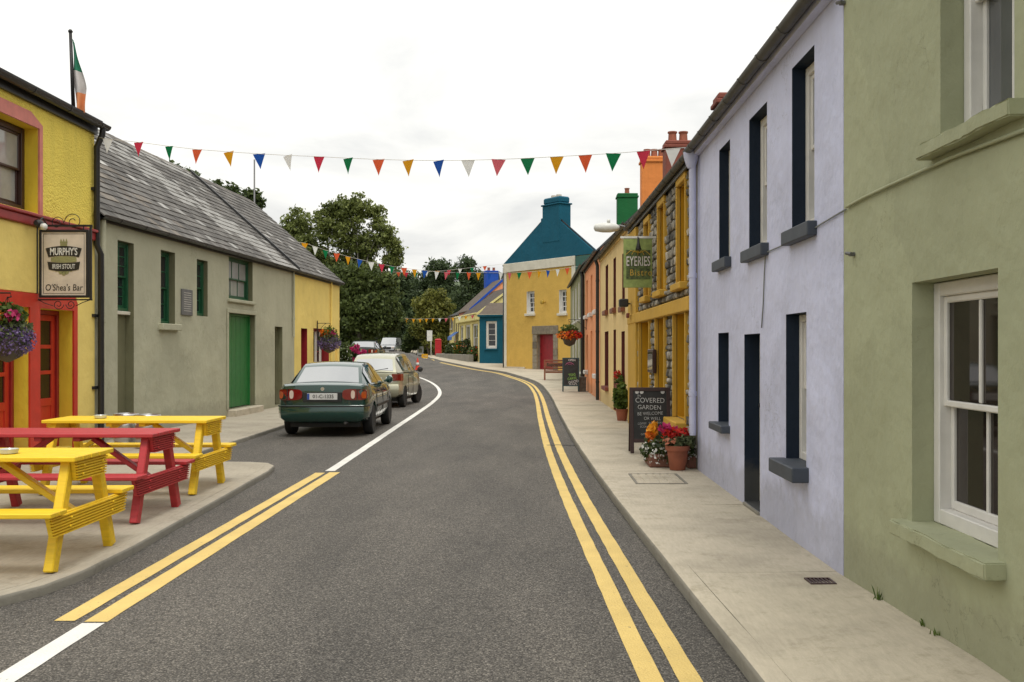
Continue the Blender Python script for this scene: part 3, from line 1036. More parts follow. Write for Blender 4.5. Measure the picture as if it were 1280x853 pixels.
        for h0, h1, yf in halves:
            fr(ia, ia + sf, yf - .035, yf, h0, h1); fr(ib - sf, ib, yf - .035, yf, h0, h1)
            fr(ia + sf, ib - sf, yf - .034, yf - .001, h0, h0 + sf * (1.3 if yf < -rd - .03 else .9)); fr(ia + sf, ib - sf, yf - .034, yf - .001, h1 - sf, h1)
            pa, pb, pc, pd = ia + sf, ib - sf, h0 + sf, h1 - sf
            for k in range(1, cols):
                x = pa + (pb - pa) * k / cols
                fr(x - bar / 2, x + bar / 2, yf - .032, yf - .003, pc, pd)
            for k in range(1, rows):
                zz = pc + (pd - pc) * k / rows
                fr(pa, pb, yf - .031, yf - .004, zz - bar / 2, zz + bar / 2)
            for i in range(cols):
                for j in range(rows):
                    panes.append((pa + (pb - pa) * i / cols, pa + (pb - pa) * (i + 1) / cols, yf - .022, pc + (pd - pc) * j / rows, pc + (pd - pc) * (j + 1) / rows))
        w = obj('window', f, frame, s.root)
        for p in panes:
            obj('pane', MB().box(p[0], p[1], p[2], p[2] + .004, p[3], p[4]), pane, w)
        if curtain:
            mb = MB(); n = 14
            x0, x1 = (ia, ia + (ib - ia) * curtain[0]) if curtain[1] < 0 else (ib - (ib - ia) * curtain[0], ib)
            pts = [(x0 + (x1 - x0) * i / n, -rd - .115 + .016 * math.sin(i * 1.9)) for i in range(n + 1)]
        if sill:
            mb = MB().box(u0 - sill_side, u1 + sill_side, -rd + .0, sill_out, z0 - sill_h, z0 + .006, 0, sill_round) if sill_round < .015 else rough_box(u0 - sill_side, u1 + sill_side, -rd, sill_out, z0 - sill_h, z0 + .006)
            obj('sill', mb, sill, w, smooth=sill_round >= .015, auto=28)
        return w
    def door(s, u0, u1, z0, z1, rd=.16, mi=1, frame='white_wood', panel='red_paint', boards=0, cut=True, fw=.06, knob='iron', double=False, glazed=None):
        if cut:
            s.opening(u0, u1, z0, z1, rd, mi)
        g = .004; yb = -rd - .08
        f = MB()
        a, b, c, d = u0 + g, u1 - g, z0 + .002, z1 - g
        f.box(a, a + fw, yb, -rd + .01, c, d, 0, .005); f.box(b - fw, b, yb, -rd + .01, c, d, 0, .005); f.box(a + fw, b - fw, yb, -rd + .008, d - fw, d, 0, .005)
        dr = obj('door', f, frame, s.root)
        ia, ib, ic, id_ = a + fw + .003, b - fw - .003, c + .012, d - fw - .003
        yf = -rd - .025
        if boards:
            for i in range(boards):
                x0 = ia + (ib - ia) * i / boards; x1 = ia + (ib - ia) * (i + 1) / boards
                mid = double and i == boards // 2
                obj('board', MB().box(x0 + (.007 if mid else .002), x1 - .002, yf - .04, yf, ic, id_, 0, .006), panel, dr)
        elif glazed:
            st = .11
            zz = [id_ - .09 - k * glazed[1] for k in range(glazed[0] + 1)]
            mb = MB()
            mb.box(ia, ia + st, yf - .04, yf, ic, id_, 0, .004); mb.box(ib - st, ib, yf - .04, yf, ic, id_, 0, .004)
            mb.box(ia + st, ib - st, yf - .04, yf - .001, id_ - .09, id_, 0, .004)
            for k in range(1, glazed[0]):
                mb.box(ia + st, ib - st, yf - .039, yf - .002, zz[k] - .03, zz[k] + .03, 0, .004)
            low = zz[-1]
            mb.box(ia + st, ib - st, yf - .04, yf - .001, low - .12, low, 0, .004)
            mb.box(ia + st, ib - st, yf - .04, yf - .016, ic + .18, low - .12)
            mb.box(ia + st, ib - st, yf - .04, yf - .001, ic, ic + .18, 0, .004)
            mb.box((ia + ib) / 2 - .05, (ia + ib) / 2 + .05, yf - .04, yf - .002, ic + .18, low - .12, 0, .004)
            obj('door_leaf', mb, panel, dr)
            for k in range(glazed[0]):
                obj('pane', MB().box(ia + st, ib - st, yf - .028, yf - .02, zz[k + 1], zz[k]), 'brown_glass', dr)
        else:
            mb = MB().box(ia, ib, yf - .045, yf - .012, ic, id_)
            st = .10
            w = ib - ia; h = id_ - ic
            for x0, x1, q0, q1 in ((ia, ia + st, ic, id_), (ib - st, ib, ic, id_), (ia + st, ib - st, id_ - .12, id_), (ia + st, ib - st, ic, ic + .2), (ia + st, ib - st, ic + h * .42, ic + h * .42 + .14), ((ia + ib) / 2 - .05, (ia + ib) / 2 + .05, ic + .2, ic + h * .42), ((ia + ib) / 2 - .05, (ia + ib) / 2 + .05, ic + h * .42 + .14, id_ - .12)):
                mb.box(x0, x1, yf - .02, yf, q0, q1, 0, .004)
            obj('door_leaf', mb, panel, dr)
        if knob:
            mb = MB().lathe([(.008, 0), (.008, .03), (.024, .04), (.026, .055), (.015, .07)], 10, (ib - .06, yf, ic + .95), 'y')
            obj('handle', mb, knob, dr, smooth=True)
        return dr
    def chimney(s, u, wu, wy, z0, z1, mat, pots=2, y=None, cap='same', potmat='terracotta'):
        y = -s.depth / 2 if y is None else y
        mb = MB().box(u - wu / 2, u + wu / 2, y - wy / 2, y + wy / 2, z0, z1 - .22, 0, .02)
        mb.box(u - wu / 2 - .05, u + wu / 2 + .05, y - wy / 2 - .05, y + wy / 2 + .05, z1 - .22, z1 - .13, 0, .015)
        mb.box(u - wu / 2 - .01, u + wu / 2 + .01, y - wy / 2 - .01, y + wy / 2 + .01, z1 - .13, z1, 0, .03)
        c = obj('chimney', mb, mat, s.root)
        for k in range(pots):
            yy = y + (k - (pots - 1) / 2) * wy / max(pots, 1) * .8
            obj('chimney_pot', MB().lathe([(.13, z1), (.115, z1 + .25), (.14, z1 + .27), (.14, z1 + .31), (.09, z1 + .31), (.09, z1 + .1)], 14, (u, yy, 0)), potmat, c, smooth=True, auto=40)
        return c

# ---------------- sage green house beside the camera
h = House('terraced_house', 'sage green rendered house with white sash windows and thick green sills', 'house', (2.10, -4.0), (2.10, 6.735), FT, 4.75, 5.4, 7.0)
u0, u1 = h.span(1247.5, 1140)
h.window(u0, u1, h.z(1247.5, 702), h.z(1247.5, 335), .13, 0, 'white_wood', 'brown_glass', 2, 1, 'sage', fw=.075, bar=.024, sill_out=.10, sill_h=.075, sill_side=.08, sill_round=.02)
u0, u1 = h.span(1268, 1175.5)
h.window(u0, u1, h.z(1175.5, 179), h.z(1175.5, 179) + 1.42, .13, 0, 'white_wood', 'grey_glass', 2, 1, 'sage', fw=.075, sill_out=.085, sill_h=.07, sill_side=.12, sill_round=.02)
h.window(u0 - 4.2, u0 - 3.2, .62, 1.95, .13, 0, 'white_wood', 'brown_glass', 2, 1, 'sage')
h.window(u0 - 4.2, u0 - 3.2, 2.6, 4.0, .13, 0, 'white_wood', 'grey_glass', 2, 1, 'sage')
h.door(u0 - 2.1, u0 - 1.15, .02, 2.1, .18, 0, 'white_wood', 'bottle_green')
h.wall(['sage'])
h.roof('roof_dark')
h.gutter('brown_gutter')
SAGE = h
for px, py in ((1068, 318), (1056, 4)):
    uu, zz = h.u(px), h.z(px, py)
    obj('cable_hook', MB().box(uu - .02, uu + .02, .0, .035, zz - .012, zz + .012, 0, .004).tube([(uu - .03, .03, zz), (uu + .03, .045, zz + .01)], .012, 6), 'lead', h.root)

# ---------------- lavender house
h = House('terraced_house', 'lavender rendered house with deep navy window reveals and slate grey sills', 'house', (2.10, 6.745), (2.10, 12.74), FT, 4.20, 5.2, 6.3)
for a, b, zt, zb_, ref in ((1018, 990, 56, 288, 1018), (958.8, 936.5, 127, 312, 958.8), (912.6, 899, 174, 328, 912.6)):
    u0, u1 = h.span(a, b)
    h.window(u0, u1, h.z(a, 278 if a > 1000 else 305 if a > 940 else 322), h.z(ref, zt), .12, 1, 'white_wood', 'grey_glass', 2, 1, 'navy_sill', fw=.075, sill_out=.075, sill_h=.105, sill_side=.07, sill_round=.008)
u0, u1 = h.span(1008, 982.5)
h.window(u0, u1, h.z(1008, 585), h.z(1008, 390), .12, 1, 'white_wood', 'grey_glass', 2, 1, 'navy_sill', fw=.06, sill_out=.13, sill_h=.11, sill_side=.07, sill_round=.008)
u0, u1 = h.span(911, 897.9)
h.window(u0, u1, h.z(911, 533), h.z(911, 415.7), .15, 1, 'white_wood', 'dark_glass', 2, 1, 'navy_sill', fw=.06, sill_out=.10, sill_h=.075, sill_side=.07, sill_round=.008)
u0, u1 = h.span(950, 930.4)
h.door(u0, u1, .03, h.z(950, 417), .16, 1, 'cream_wood', 'navy_sill')
obj('threshold', MB().box(u0 + .004, u1 - .004, -.16, .02, -.02, .028, 0, .008), 'kerb', h.root)
h.wall(['lavender', 'navy'])
h.roof('roof_dark'); h.gutter('brown_gutter', brackets=.75)
obj('eaves_soffit', MB().box(0, h.L, .003, .075, h.eave - .10, h.eave - .0), 'lavender', h.root)
h.downpipe(h.L - .10, 'lavender', .045, .08, .45, h.eave - .1, hop=True)
LAV = h

# ---------------- rubble stone bistro with ochre surrounds
h = House('bistro_building', 'rubble stone building with ochre painted window surrounds and lintel band', 'building', (2.10, 12.75), (2.05, 20.69), FT, 4.17, 5.2, 6.35)
bis = []       # openings: (u0,u1,z0,z1)
def bis_open(pa, pb, zb_, zt, rd=.24):
    a, b = h.span(pa, pb)
    bis.append((a, b, zb_, zt))
    return a, b
OUT = .055     # stones stand this far in front of the wall sheet
ups = []
for a, b, tp, bt in ((861.5, 851, 224, 351), (834.5, 826.5, 253, 361), (815, 809, 276, 369)):
    z0, z1 = h.z(a, bt), h.z(a, tp)
    a_, b_ = bis_open(a, b, z0, z1)
    ups.append((a_, b_, z0, z1))
    h.window(a_, b_, z0, z1, .26, 1, 'brown_frame', 'dark_glass', 2, 1, None, fw=.05)
lint0 = h.z(864, 389.6)
lows = []
for a, b, bt in ((861.4, 846.5, 527), (834.4, 823.5, None), (815, 802.5, None)):
    z0 = h.z(861.4, bt) if bt else .03
    a_, b_ = bis_open(a, b, z0, lint0)
    lows.append((a_, b_, z0, lint0))
    if bt:
        h.window(a_, b_, z0, lint0, .28, 1, 'brown_frame', 'dark_glass', 2, 1, None, fw=.05)
    else:
        h.door(a_, b_, z0, lint0, .28, 1, 'brown_frame', 'brown_frame', glazed=(3, .36))
h.wall(['mortar', 'ochre_deep'])
h.roof('roof_dark'); h.gutter('brown_gutter', brackets=.8)
h.fascia('brown_gutter', .14, .065, .095)
# ochre surrounds: slim bands round every opening, standing in front of the stones
for i, (a, b, z0, z1) in enumerate(ups + lows):
    w = .05
    y0, y1 = .004, OUT + .012
    sr = obj('jamb', MB().box(a - w, a, y0, y1, z0 - .01, z1 + .002, 0, .008), 'ochre', h.root)
    obj('jamb', MB().box(b, b + w, y0, y1, z0 - .01, z1 + .002, 0, .008), 'ochre', h.root)
    if i < 3:
        obj('window_head', MB().box(a - w, b + w, y0, y1 + .002, z1 + .004, z1 + .11, 0, .008), 'ochre', h.root)
    if i < 4:
        obj('sill', MB().box(a - .07, b + .07, -.02, OUT + (.14 if i == 3 else .09), z0 - (.14 if i == 3 else .11), z0 - .012, 0, .012), 'ochre', sr)
# the reveal continues out to the surround face
LB0, LB1 = lint0, h.z(864, 371.6)
obj('lintel_band', MB().box(.12, h.L - .003, .005, OUT + .05, LB0 + .002, LB1, 0, .012), 'ochre', h.root)
pu0 = h.u(800)
obj('corner_pilaster', MB().box(pu0, h.L - .002, .005, OUT + .035, .0, h.eave - .16, 0, .012), 'ochre', h.root)
# rubble stones
def stone_mesh(k):
    rnd = random.Random(k)
    mb = MB().box(-.5, .5, 0, 1, -.5, .5, 0, .17)
    mb.v = [(x * rnd.uniform(.9, 1.08), y * (rnd.uniform(.72, 1.1) if y > .3 else 1), z * rnd.uniform(.88, 1.08)) for x, y, z in mb.v]
    return mb
SM = [stone_mesh(k) for k in range(7)]
placed = []
zc = .0
rnd = random.Random(5)
while zc < h.eave - .2:
    hh = rnd.uniform(.085, .155)
    uc = .10
    while uc < pu0 - .05:
        ww = rnd.uniform(.12, .30)
        subs = [(uc, ww, zc, hh)] if rnd.random() > .3 or hh < .17 else [(uc, ww, zc, hh * .5), (uc, ww, zc + hh * .5, hh * .5)]
        for su, sw, sz, sh in subs:
            a, b, c, d = su + .012, min(su + sw, pu0) - .012, sz + .010, sz + sh - .010
            # trim stones against openings and the lintel band
            ok = b - a > .07
            for (p, q, r0, r1) in [(x0 - .05, x1 + .05, zz0 - .11, zz1 + .11) for x0, x1, zz0, zz1 in ups] + [(x0 - .05, x1 + .05, zz0 - .14 if zz0 > .2 else -1, zz1 + .01) for x0, x1, zz0, zz1 in lows] + [(-1, 99, LB0 - .01, LB1 + .008)]:
                if a < q and b > p and c < r1 and d > r0:
                    if p <= a and b <= q and r0 <= c and d <= r1:
                        ok = False; break
                    opt = [(p - a, 'b', p - .004), (b - q, 'a', q + .004), (r0 - c, 'd', r0 - .004), (d - r1, 'c', r1 + .004)]
                    g_, which, val = max(opt)
                    if which == 'a': a = val
                    elif which == 'b': b = val
                    elif which == 'c': c = val
                    else: d = val
                    if b - a < .05 or d - c < .04:
                        ok = False; break
            if ok:
                placed.append((a, b, c, d))
        uc += ww
    zc += hh
def shown(s):      # rough size on the photo, to choose which stones are single parts
    Y = 12.75 + (s[0] + s[1]) / 2
    return (s[1] - s[0]) * (s[3] - s[2]) / Y ** 3
placed.sort(key=shown, reverse=True)
protos = []
mass = MB()
for i, (a, b, c, d) in enumerate(placed):
    k = rnd.randrange(7); dp = OUT * rnd.uniform(.55, 1.12)
    loc = ((a + b) / 2, -.02, (c + d) / 2); sc = ((b - a), dp + .02, (d - c)); ry = rnd.uniform(-.05, .05)
    if i < 280:
        o = None
        for kk, po in protos:
            if kk == k: o = po
        if o is None:
            o = obj('stone', SM[k], 'rubble', h.wall_o, smooth=True, auto=75, loc=loc, rot=(0, ry, 0)); o.scale = sc
            protos.append((k, o))
        else:
            link_copy(o, h.wall_o, loc, (0, ry, 0), sc)
    else:
        mass.add([(v[0] * sc[0] + loc[0], v[1] * sc[1] + loc[1], v[2] * sc[2] + loc[2]) for v in SM[k].v], SM[k].f)
if mass.v:
    obj('rubble_stonework', mass, 'rubble_mass', h.wall_o, smooth=True, auto=75, kind='stuff')
# menu case on the pier, alarm box and cable box
a, b = h.span(824, 817)
z0, z1 = h.z(820, 466), h.z(820, 437)
mc = obj('menu_case', MB().box(a, b, OUT - .01, OUT + .05, z0, z1, 0, .01), 'brown_frame', h.root)
obj('menu_glass', MB().box(a + .05, b - .05, OUT + .046, OUT + .054, z0 + .05, z1 - .05), 'brown_glass', mc)
a = h.u(795)
obj('flood_lamp', MB().box(a - .12, a + .12, .16, .34, h.z(795, 384), h.z(795, 374), 0, .02).bar((a, .11, h.z(795, 380)), (a, .2, h.z(795, 380)), .03, .03), 'black_gutter', h.root)
obj('junction_box', MB().box(a - .08, a + .1, .137, .19, h.z(797, 397), h.z(797, 391), 0, .01), 'brown_chimney', h.root)
h.chimney(h.L - .35, .6, .75, h.ridge - .5, 6.72, 'brown_chimney', 0, y=-2.05)
BIS = h

# ---------------- cream house with maroon reveals
h = House('terraced_house', 'cream house with narrow maroon windows and maroon door', 'house', (2.05, 20.70), (1.98, 29.59), FT, 4.33, 5.2, 6.5)
for pa, pb, zt, zb_ in ((781, 777.8, 315, 383), (770, 766.8, 321, 385), (760.2, 757, 330, 388)):
    u0, u1 = h.span(pa, pb)
    h.window(u0, u1, h.z(pa, zb_), h.z(pa, zt), .16, 1, 'maroon', 'dark_glass', 2, 1, 'bench_brown', sill_out=.10, sill_h=.12, sill_side=.06)
for pa, pb, zt, zb_ in ((781, 776.8, 414, 488), (760.6, 756, 414, 484.5)):
    u0, u1 = h.span(pa, pb)
    h.window(u0, u1, h.z(pa, zb_), h.z(pa, zt), .16, 1, 'maroon', 'dark_glass', 2, 1, 'brown_chimney', sill_out=.10, sill_h=.10, sill_side=.06)
u0, u1 = h.span(770, 766.9)
h.door(u0, u1, .02, h.z(770, 412), .16, 1, 'maroon', 'maroon')
h.wall(['cream', 'maroon']); h.roof('roof_dark'); h.gutter('black_gutter'); h.fascia('cream', .12)
h.downpipe(h.L - .12, 'black_gutter', .05, .09)
h.chimney(h.L - .4, .7, .8, h.ridge - .4, 7.6, 'brown_chimney', 2, y=-2.25)
CRE = h
# ---------------- orange house
h = House('terraced_house', 'bright orange house with white sills beside a black downpipe', 'house', (1.98, 29.60), (1.95, 37.89), FT, 4.62, 5.2, 6.9)
for k, uu in enumerate((1.0, 3.7, 6.3)):
    h.window(uu, uu + .95, 2.75, 4.05, .14, 0, 'white_wood', 'pale_glass', 2, 1, 'white_wood', sill_out=.12, sill_h=.13)
    if k != 1:
        h.window(uu, uu + .95, .75, 2.05, .14, 0, 'white_wood', 'pale_glass', 2, 1, 'white_wood', sill_out=.12, sill_h=.13)
h.door(3.7, 4.65, .02, 2.15, .14, 0, 'white_wood', 'offwhite')
h.wall(['orange']); h.roof('roof_dark'); h.gutter('black_gutter'); h.fascia('black_gutter', .12)
h.downpipe(h.L - .2, 'black_gutter', .075, .10)
h.chimney(h.L - .35, .7, 1.0, h.ridge - .4, 8.75, 'orange_chimney', 3, y=-2.6)
ORA = h
# ---------------- moss stained house
h = House('terraced_house', 'weathered moss green house with tall white windows next to the orange one', 'house', (1.95, 37.90), (1.95, 52.7), FT + .05, 4.92, 5.2, 7.4)
for uu in (1.6, 4.4, 7.4, 10.6):
    h.window(uu, uu + 1.15, 2.75, 4.35, .06, 2, 'white_wood', 'pale_glass', 2, 1, 'white_wood', sill_out=.08, fw=.10)
    if uu != 4.4:
        h.window(uu, uu + 1.15, .55, 2.2, .06, 2, 'white_wood', 'pale_glass', 2, 1, 'white_wood', sill_out=.08, fw=.10)
h.door(4.4, 5.5, .02, 2.3, .08, 2, 'white_wood', 'bottle_green')
h.wall(['moss_wall', 'moss_wall', 'white_wood']); h.roof('roof_dark'); h.gutter('black_gutter')
h.chimney(h.L - .5, .8, 1.05, h.ridge - .4, 9.6, 'green_chimney', 1, y=-2.95)

# ---------------- ochre gable house closing the view
h = House('gable_house', 'tall ochre gable house with teal painted gable and chimney', 'house', (3.45, 55.07), (-1.8, 62.2), gz(0, 58) + .08, 6.9, 5.1, 6.9)
uy = h.u(719.5)
wz = lambda px, py: h.z(px, py)
for pa, pb, sl, sr, ty, by in ((667.5, 659, 663, 672, 364, 392), (707.5, 699.5, 702, 711, 362, 391.5)):
    a, b = h.span(pa + 0.6, pb - .6)
    h.window(a, b, wz(pa, by), wz(pa, ty), .16, 2, 'white_wood', 'dark_glass', 2, 2, 'offwhite', fw=.08, bar=.05, sill_out=.12, sill_h=.14)
da, db = h.span(692, 671.5)
dz1 = wz(682, 418)
h.door(da, db, .02, dz1, .22, 3, 'crimson_door', 'crimson_door', boards=5)
h.wall(['yellow_ochre', 'yellow_ochre', 'white_wood', 'door_stone'])
for v in h.wall_o.data.vertices:        # the house runs straight back, its front stands skewed to the street
    if v.co.y < -1: v.co.x += 1.21 * -v.co.y
# stone door case: jamb blocks and lintel
for k in range(5):
    z0 = .0 + k * (dz1 / 5)
    for s_, (x0, x1) in ((0, (db + .003, db + .42)), (1, (da - .42, da - .003))):
        obj('jamb_stone', MB().box(x0, x1, .003, .05 + .008 * ((k + s_) % 2), z0 + .006, z0 + dz1 / 5 - .006, 0, .012), 'door_stone', h.root)
obj('lintel_stone', MB().box(da - .46, db + .46, .003, .065, dz1 + .005, dz1 + .50, 0, .015), 'door_stone', h.root)
bt = wz(634, 332.5)
zt = h.eave
obj('string_course', MB().box(uy, h.L + .06, .004, .10, zt - .52, zt + .02, 0, .02), 'offwhite', h.root)
obj('corner_strip', MB().box(uy - .02, uy + .32, .005, .055, .0, zt - .53, 0, .01), 'offwhite', h.root)
obj('corner_strip', MB().box(h.L - .22, h.L + .02, .005, .055, .0, zt - .53, 0, .01), 'offwhite', h.root)
obj('side_panel', MB().box(.02, uy - .03, .004, .04, 0.0, zt - .01), 'teal_dark', h.root)
apx = h.L * .47; az_ = zt + 2.75
mb = MB().prism([(-.05, zt + .03), (h.L + .12, zt + .03), (apx, az_)], 'y', -.30, .03)
gb = obj('gable', mb, 'teal', h.root)
mb = MB()
for a_, b_ in (((-.25, zt - .1), (apx, az_ + .06)), ((h.L + .32, zt - .1), (apx, az_ + .06))):
    n_ = Vector((a_[1] - b_[1], b_[0] - a_[0])).normalized() * .08
    if n_.y < 0: n_ = -n_
    mb.prism([a_, b_, (b_[0] + n_.x, b_[1] + n_.y), (a_[0] + n_.x, a_[1] + n_.y)], 'y', -5.0, -.06)
mb.v = [(x - 1.21 * (y_ + .06), y_, z) for x, y_, z in mb.v]
obj('roof', mb, 'roof_dark', h.root)
mb = MB()
mb.box(apx - .95, apx + .72, -.78, .05, zt + 1.0, zt + 3.15, 0, .02)
mb.box(apx - 1.02, apx + .79, -.85, .12, zt + 3.15, zt + 3.24, 0, .02)
mb.box(apx - .92, apx + .69, -.76, .03, zt + 3.24, zt + 3.62, 0, .08)
mb.box(apx + .72, apx + 1.0, -.6, -.02, zt + 1.0, zt + 2.5, 0, .05)
ch = obj('chimney', mb, 'teal', h.root)
for k in (-.35, .15):
    obj('chimney_pot', MB().lathe([(.16, zt + 3.6), (.16, zt + 3.78)], 12, (apx + k, -.37, 0)), 'sign_cream', ch, smooth=True, auto=40)
u_, z_ = h.u(682), wz(682, 378)
obj('wall_lamp', MB().lathe([(.02, 0), (.03, .12), (.10, .16), (.14, .30), (.13, .31)], 10, (u_, .0, z_), 'y'), 'sign_gold', h.root, smooth=True)
obj('downpipe', MB().tube([(h.L + .10, .0, 0.0), (h.L + .10, .0, zt - .2)], .07, 10), 'black_gutter', h.root, smooth=True)
obj('plinth_ledge', MB().box(h.L - 2.2, h.L - .02, .003, .12, -.02, .16, 0, .02), 'footpath', h.root)

# ---------------- small teal annexe with one white window
zb_ = gz(-3, 72) + .10
h = House('teal_annexe', 'single storey teal annexe with one tall white sash window', 'building', (-2.0, 71.4), (-3.93, 72.2), zb_, CH + 41.5 * 72 / F, 3.4, CH + 41.5 * 72 / F + .9)
a, b = h.span(621, 607)
h.window(a, b, h.z(614, 436), h.z(614, 401.5), .10, 0, 'white_wood', 'dark_glass', 1, 2, 'teal', fw=.14, sill_out=.10)
h.wall(['teal']); h.roof('roof_brown', .12)
obj('eaves_board', MB().box(-.1, h.L + .1, .003, .16, h.eave - .10, h.eave + .04, 0, .02), 'teal', h.root)
obj('eaves_flashing', MB().box(-.12, h.L + .12, -.1, .18, h.eave + .043, h.eave + .07), 'offwhite', h.root)

# ---------------- pale yellow shop beyond the annexe
dr_ = Vector((-.225, .974)).normalized()
def far_house(name, label, p, ln, eave, ridge, depth, cat='house'):
    q = Vector(p) + dr_ * ln
    return House(name, label, cat, tuple(p), tuple(q), gz(p[0], p[1]) + .1, eave, depth, ridge)
h = far_house('shop_building', 'pale yellow shop front with shrubs growing before its windows', (-4.10, 75.3), 10.2, 4.25, 6.5, 6.0, 'shop')
for a, b in ((.7, 3.4), (4.3, 6.9), (7.8, 9.6)):
    h.window(a, b, .75, 2.95, .12, 0, 'white_wood', 'grey_glass', 2, 1, 'pale_yellow', fw=.10, bar=.08)
h.wall(['pale_yellow'])
h.roof('roof_brown', .2)
obj('shop_cornice', MB().box(-.1, h.L + .05, .004, .30, 3.15, 3.62, 0, .05).box(-.14, h.L + .08, .004, .38, 3.625, 3.72, 0, .02), 'pale_yellow', h.root)
mb = MB(); D = h.depth
e_, r_ = h.eave + .10, h.ridge + .10
mb.prism([(.25, e_ - .2), (-D / 2, r_ - .0), (-D / 2, r_ + .18), (.25, e_ - .02)], 'x', -.16, -.065)
obj('bargeboard', mb, 'pale_yellow', h.root)
# ---------------- pink fronted house with orange gable
h = far_house('two_storey_house', 'pink house with orange gable, blue bargeboards and blue chimney', (-5.28, 85.3), 7.4, 5.05, 7.75, 6.0)
for a in (1.0, 4.6):
    h.window(a, a + 1.1, 2.4, 3.8, .12, 0, 'white_wood', 'dark_glass', 2, 1, 'white_wood')
h.window(4.6, 5.8, .7, 2.0, .12, 0, 'white_wood', 'dark_glass', 2, 1, 'white_wood')
h.door(1.0, 2.0, .02, 2.1, .12, 0, 'white_wood', 'red_paint')
h.wall(['pink_wall'])
D = h.depth
obj('gable', MB().prism([(-.02, 3.0), (-D, 3.0), (-D, h.eave), (-D / 2, h.ridge - .02), (-.02, h.eave)], 'x', -.05, -.004), 'orange', h.root)
h.roof('roof_brown', .2, verge=.02)
e_, r_ = h.eave + .06, h.ridge + .10
obj('bargeboard', MB().prism([(.25, e_ - .30), (-D / 2, r_ - .12), (-D / 2, r_ + .12), (.25, e_ - .06)], 'x', -.16, -.055).prism([(-D - .25, e_ - .30), (-D / 2, r_ - .12), (-D / 2, r_ + .12), (-D - .25, e_ - .06)], 'x', -.16, -.055), 'blue_chimney', h.root)
h.chimney(h.L - .3, 1.0, 1.2, h.ridge - .6, h.ridge + 1.15, 'blue_chimney', 2)
# ---------------- half timbered house
h = far_house('half_timbered_house', 'cream house with dark upright boards and grey roof by the trees', (-6.95, 93.0), 6.5, 4.85, 6.3, 6.0)
h.window(2.2, 3.6, .8, 2.2, .1, 0, 'white_wood', 'dark_glass', 2, 1, 'white_wood')
h.window(4.4, 5.6, 2.7, 3.8, .1, 0, 'white_wood', 'dark_glass', 2, 1, 'white_wood')
h.door(.8, 1.8, .02, 2.1, .1, 0, 'white_wood', 'bottle_green')
h.wall(['pale_yellow']); h.roof('roof_dark', .2)
for k in range(6):
    obj('timber', MB().box(.1 + k * 1.2, .36 + k * 1.2, .004, .05, 2.35, h.eave - .02, 0, .01), 'brown_frame', h.root)
mb = MB().prism([(.02, 2.35), (.7, 1.85), (.7, 1.55), (.67, 1.55), (.67, 1.82), (.02, 2.3)], 'x', .2, 2.8)
obj('awning', mb, 'awning_blue', h.root)

# ---------------- long grey olive building on the other side
LX = lambda Y: -8.0 + .0402 * Y
h = House('long_building', 'long grey olive rendered building with slate roof and green double doors', 'building', (LX(28.5), 28.5), (LX(16.62), 16.62), LF, 3.92, 6.0, 6.62)
GR = 'bottle_green'
a, b = h.span(147, 167.3)
h.window(a, b, h.z(147, 388), h.z(147, 300), .11, 1, GR, 'dark_glass', 2, 3, None, fw=.05, cut=False)
h.opening(a, b, .02, h.z(147, 300), .16, 1)
zs_ = h.z(147, 388)
obj('infill_panel', MB().box(a + .003, b - .003, -.26, -.155, .0, zs_ - .07), 'olive_reveal', h.root)
obj('sill', MB().box(a + .003, b - .003, -.20, -.06, zs_ - .065, zs_ - .004, 0, .008), 'offwhite', h.root)
a, b = h.span(201, 218.8)
h.window(a, b, h.z(218.8, 406), h.z(218.8, 316.5), .13, 1, GR, 'dark_glass', 2, 2, 'grey_olive', sill_out=.10, sill_h=.12, sill_side=.12)
a, b = h.span(246, 259.6)
h.window(a, b, h.z(259.6, 396), h.z(259.6, 327), .10, 1, GR, 'dark_glass', 2, 2, None)
a, b = h.span(286, 315.8)
h.window(a, b, h.z(315.8, 378), h.z(315.8, 327.5), .12, 1, GR, 'pale_glass', 3, 1, 'grey_olive', sill_out=.07, sill_h=.07)
a, b = h.span(285, 318.3)
h.door(a, b, .16, h.z(318.3, 394.5), .12, 1, 'door_green', 'door_green', boards=6, double=True, fw=.05)
obj('door_step', MB().box(a - .05, b + .05, -.2, .22, -.05, .155, 0, .015), 'footpath', h.root)
mb = MB().box(a - .10, a - .002, .003, .03, .16, h.z(318.3, 394.5), 0, .008).box(b + .002, b + .10, .003, .03, .16, h.z(318.3, 394.5), 0, .008).box(a - .10, b + .10, .003, .032, h.z(318.3, 394.5) + .002, h.z(318.3, 394.5) + .10, 0, .008)
obj('door_surround', mb, 'grey_olive', h.root)
a, b = h.span(343.5, 353)
h.door(a, b, .05, h.z(353, 409), .15, 1, 'olive_reveal', 'olive_reveal', boards=3, knob=None)
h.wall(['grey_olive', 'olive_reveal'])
a, b = h.span(225.8, 239)
pl = obj('wall_plaque', MB().box(a, b, .003, .035, h.z(239, 395), h.z(239, 363), 0, .006), 'lead', h.root)
za, zb2 = h.z(239, 395), h.z(239, 363)
for k in range(9):
    zz = zb2 - .07 - k * (zb2 - za - .12) / 9
    obj('plaque_line', MB().box(a + .09, b - .09, .035, .037, zz - .010, zz), 'cord', pl)
h.downpipe(.22, 'grey_olive', .03, .05, 1.9, h.eave - .1, swan=False)
h.downpipe(h.L - .16, 'grey_olive', .045, .07, .02, h.eave - .1, swan=False)
h.gutter('black_gutter', .13, .065, -.03, -.05, h.L, 1.0)
h.fascia('black_gutter', .12)
LONG = h
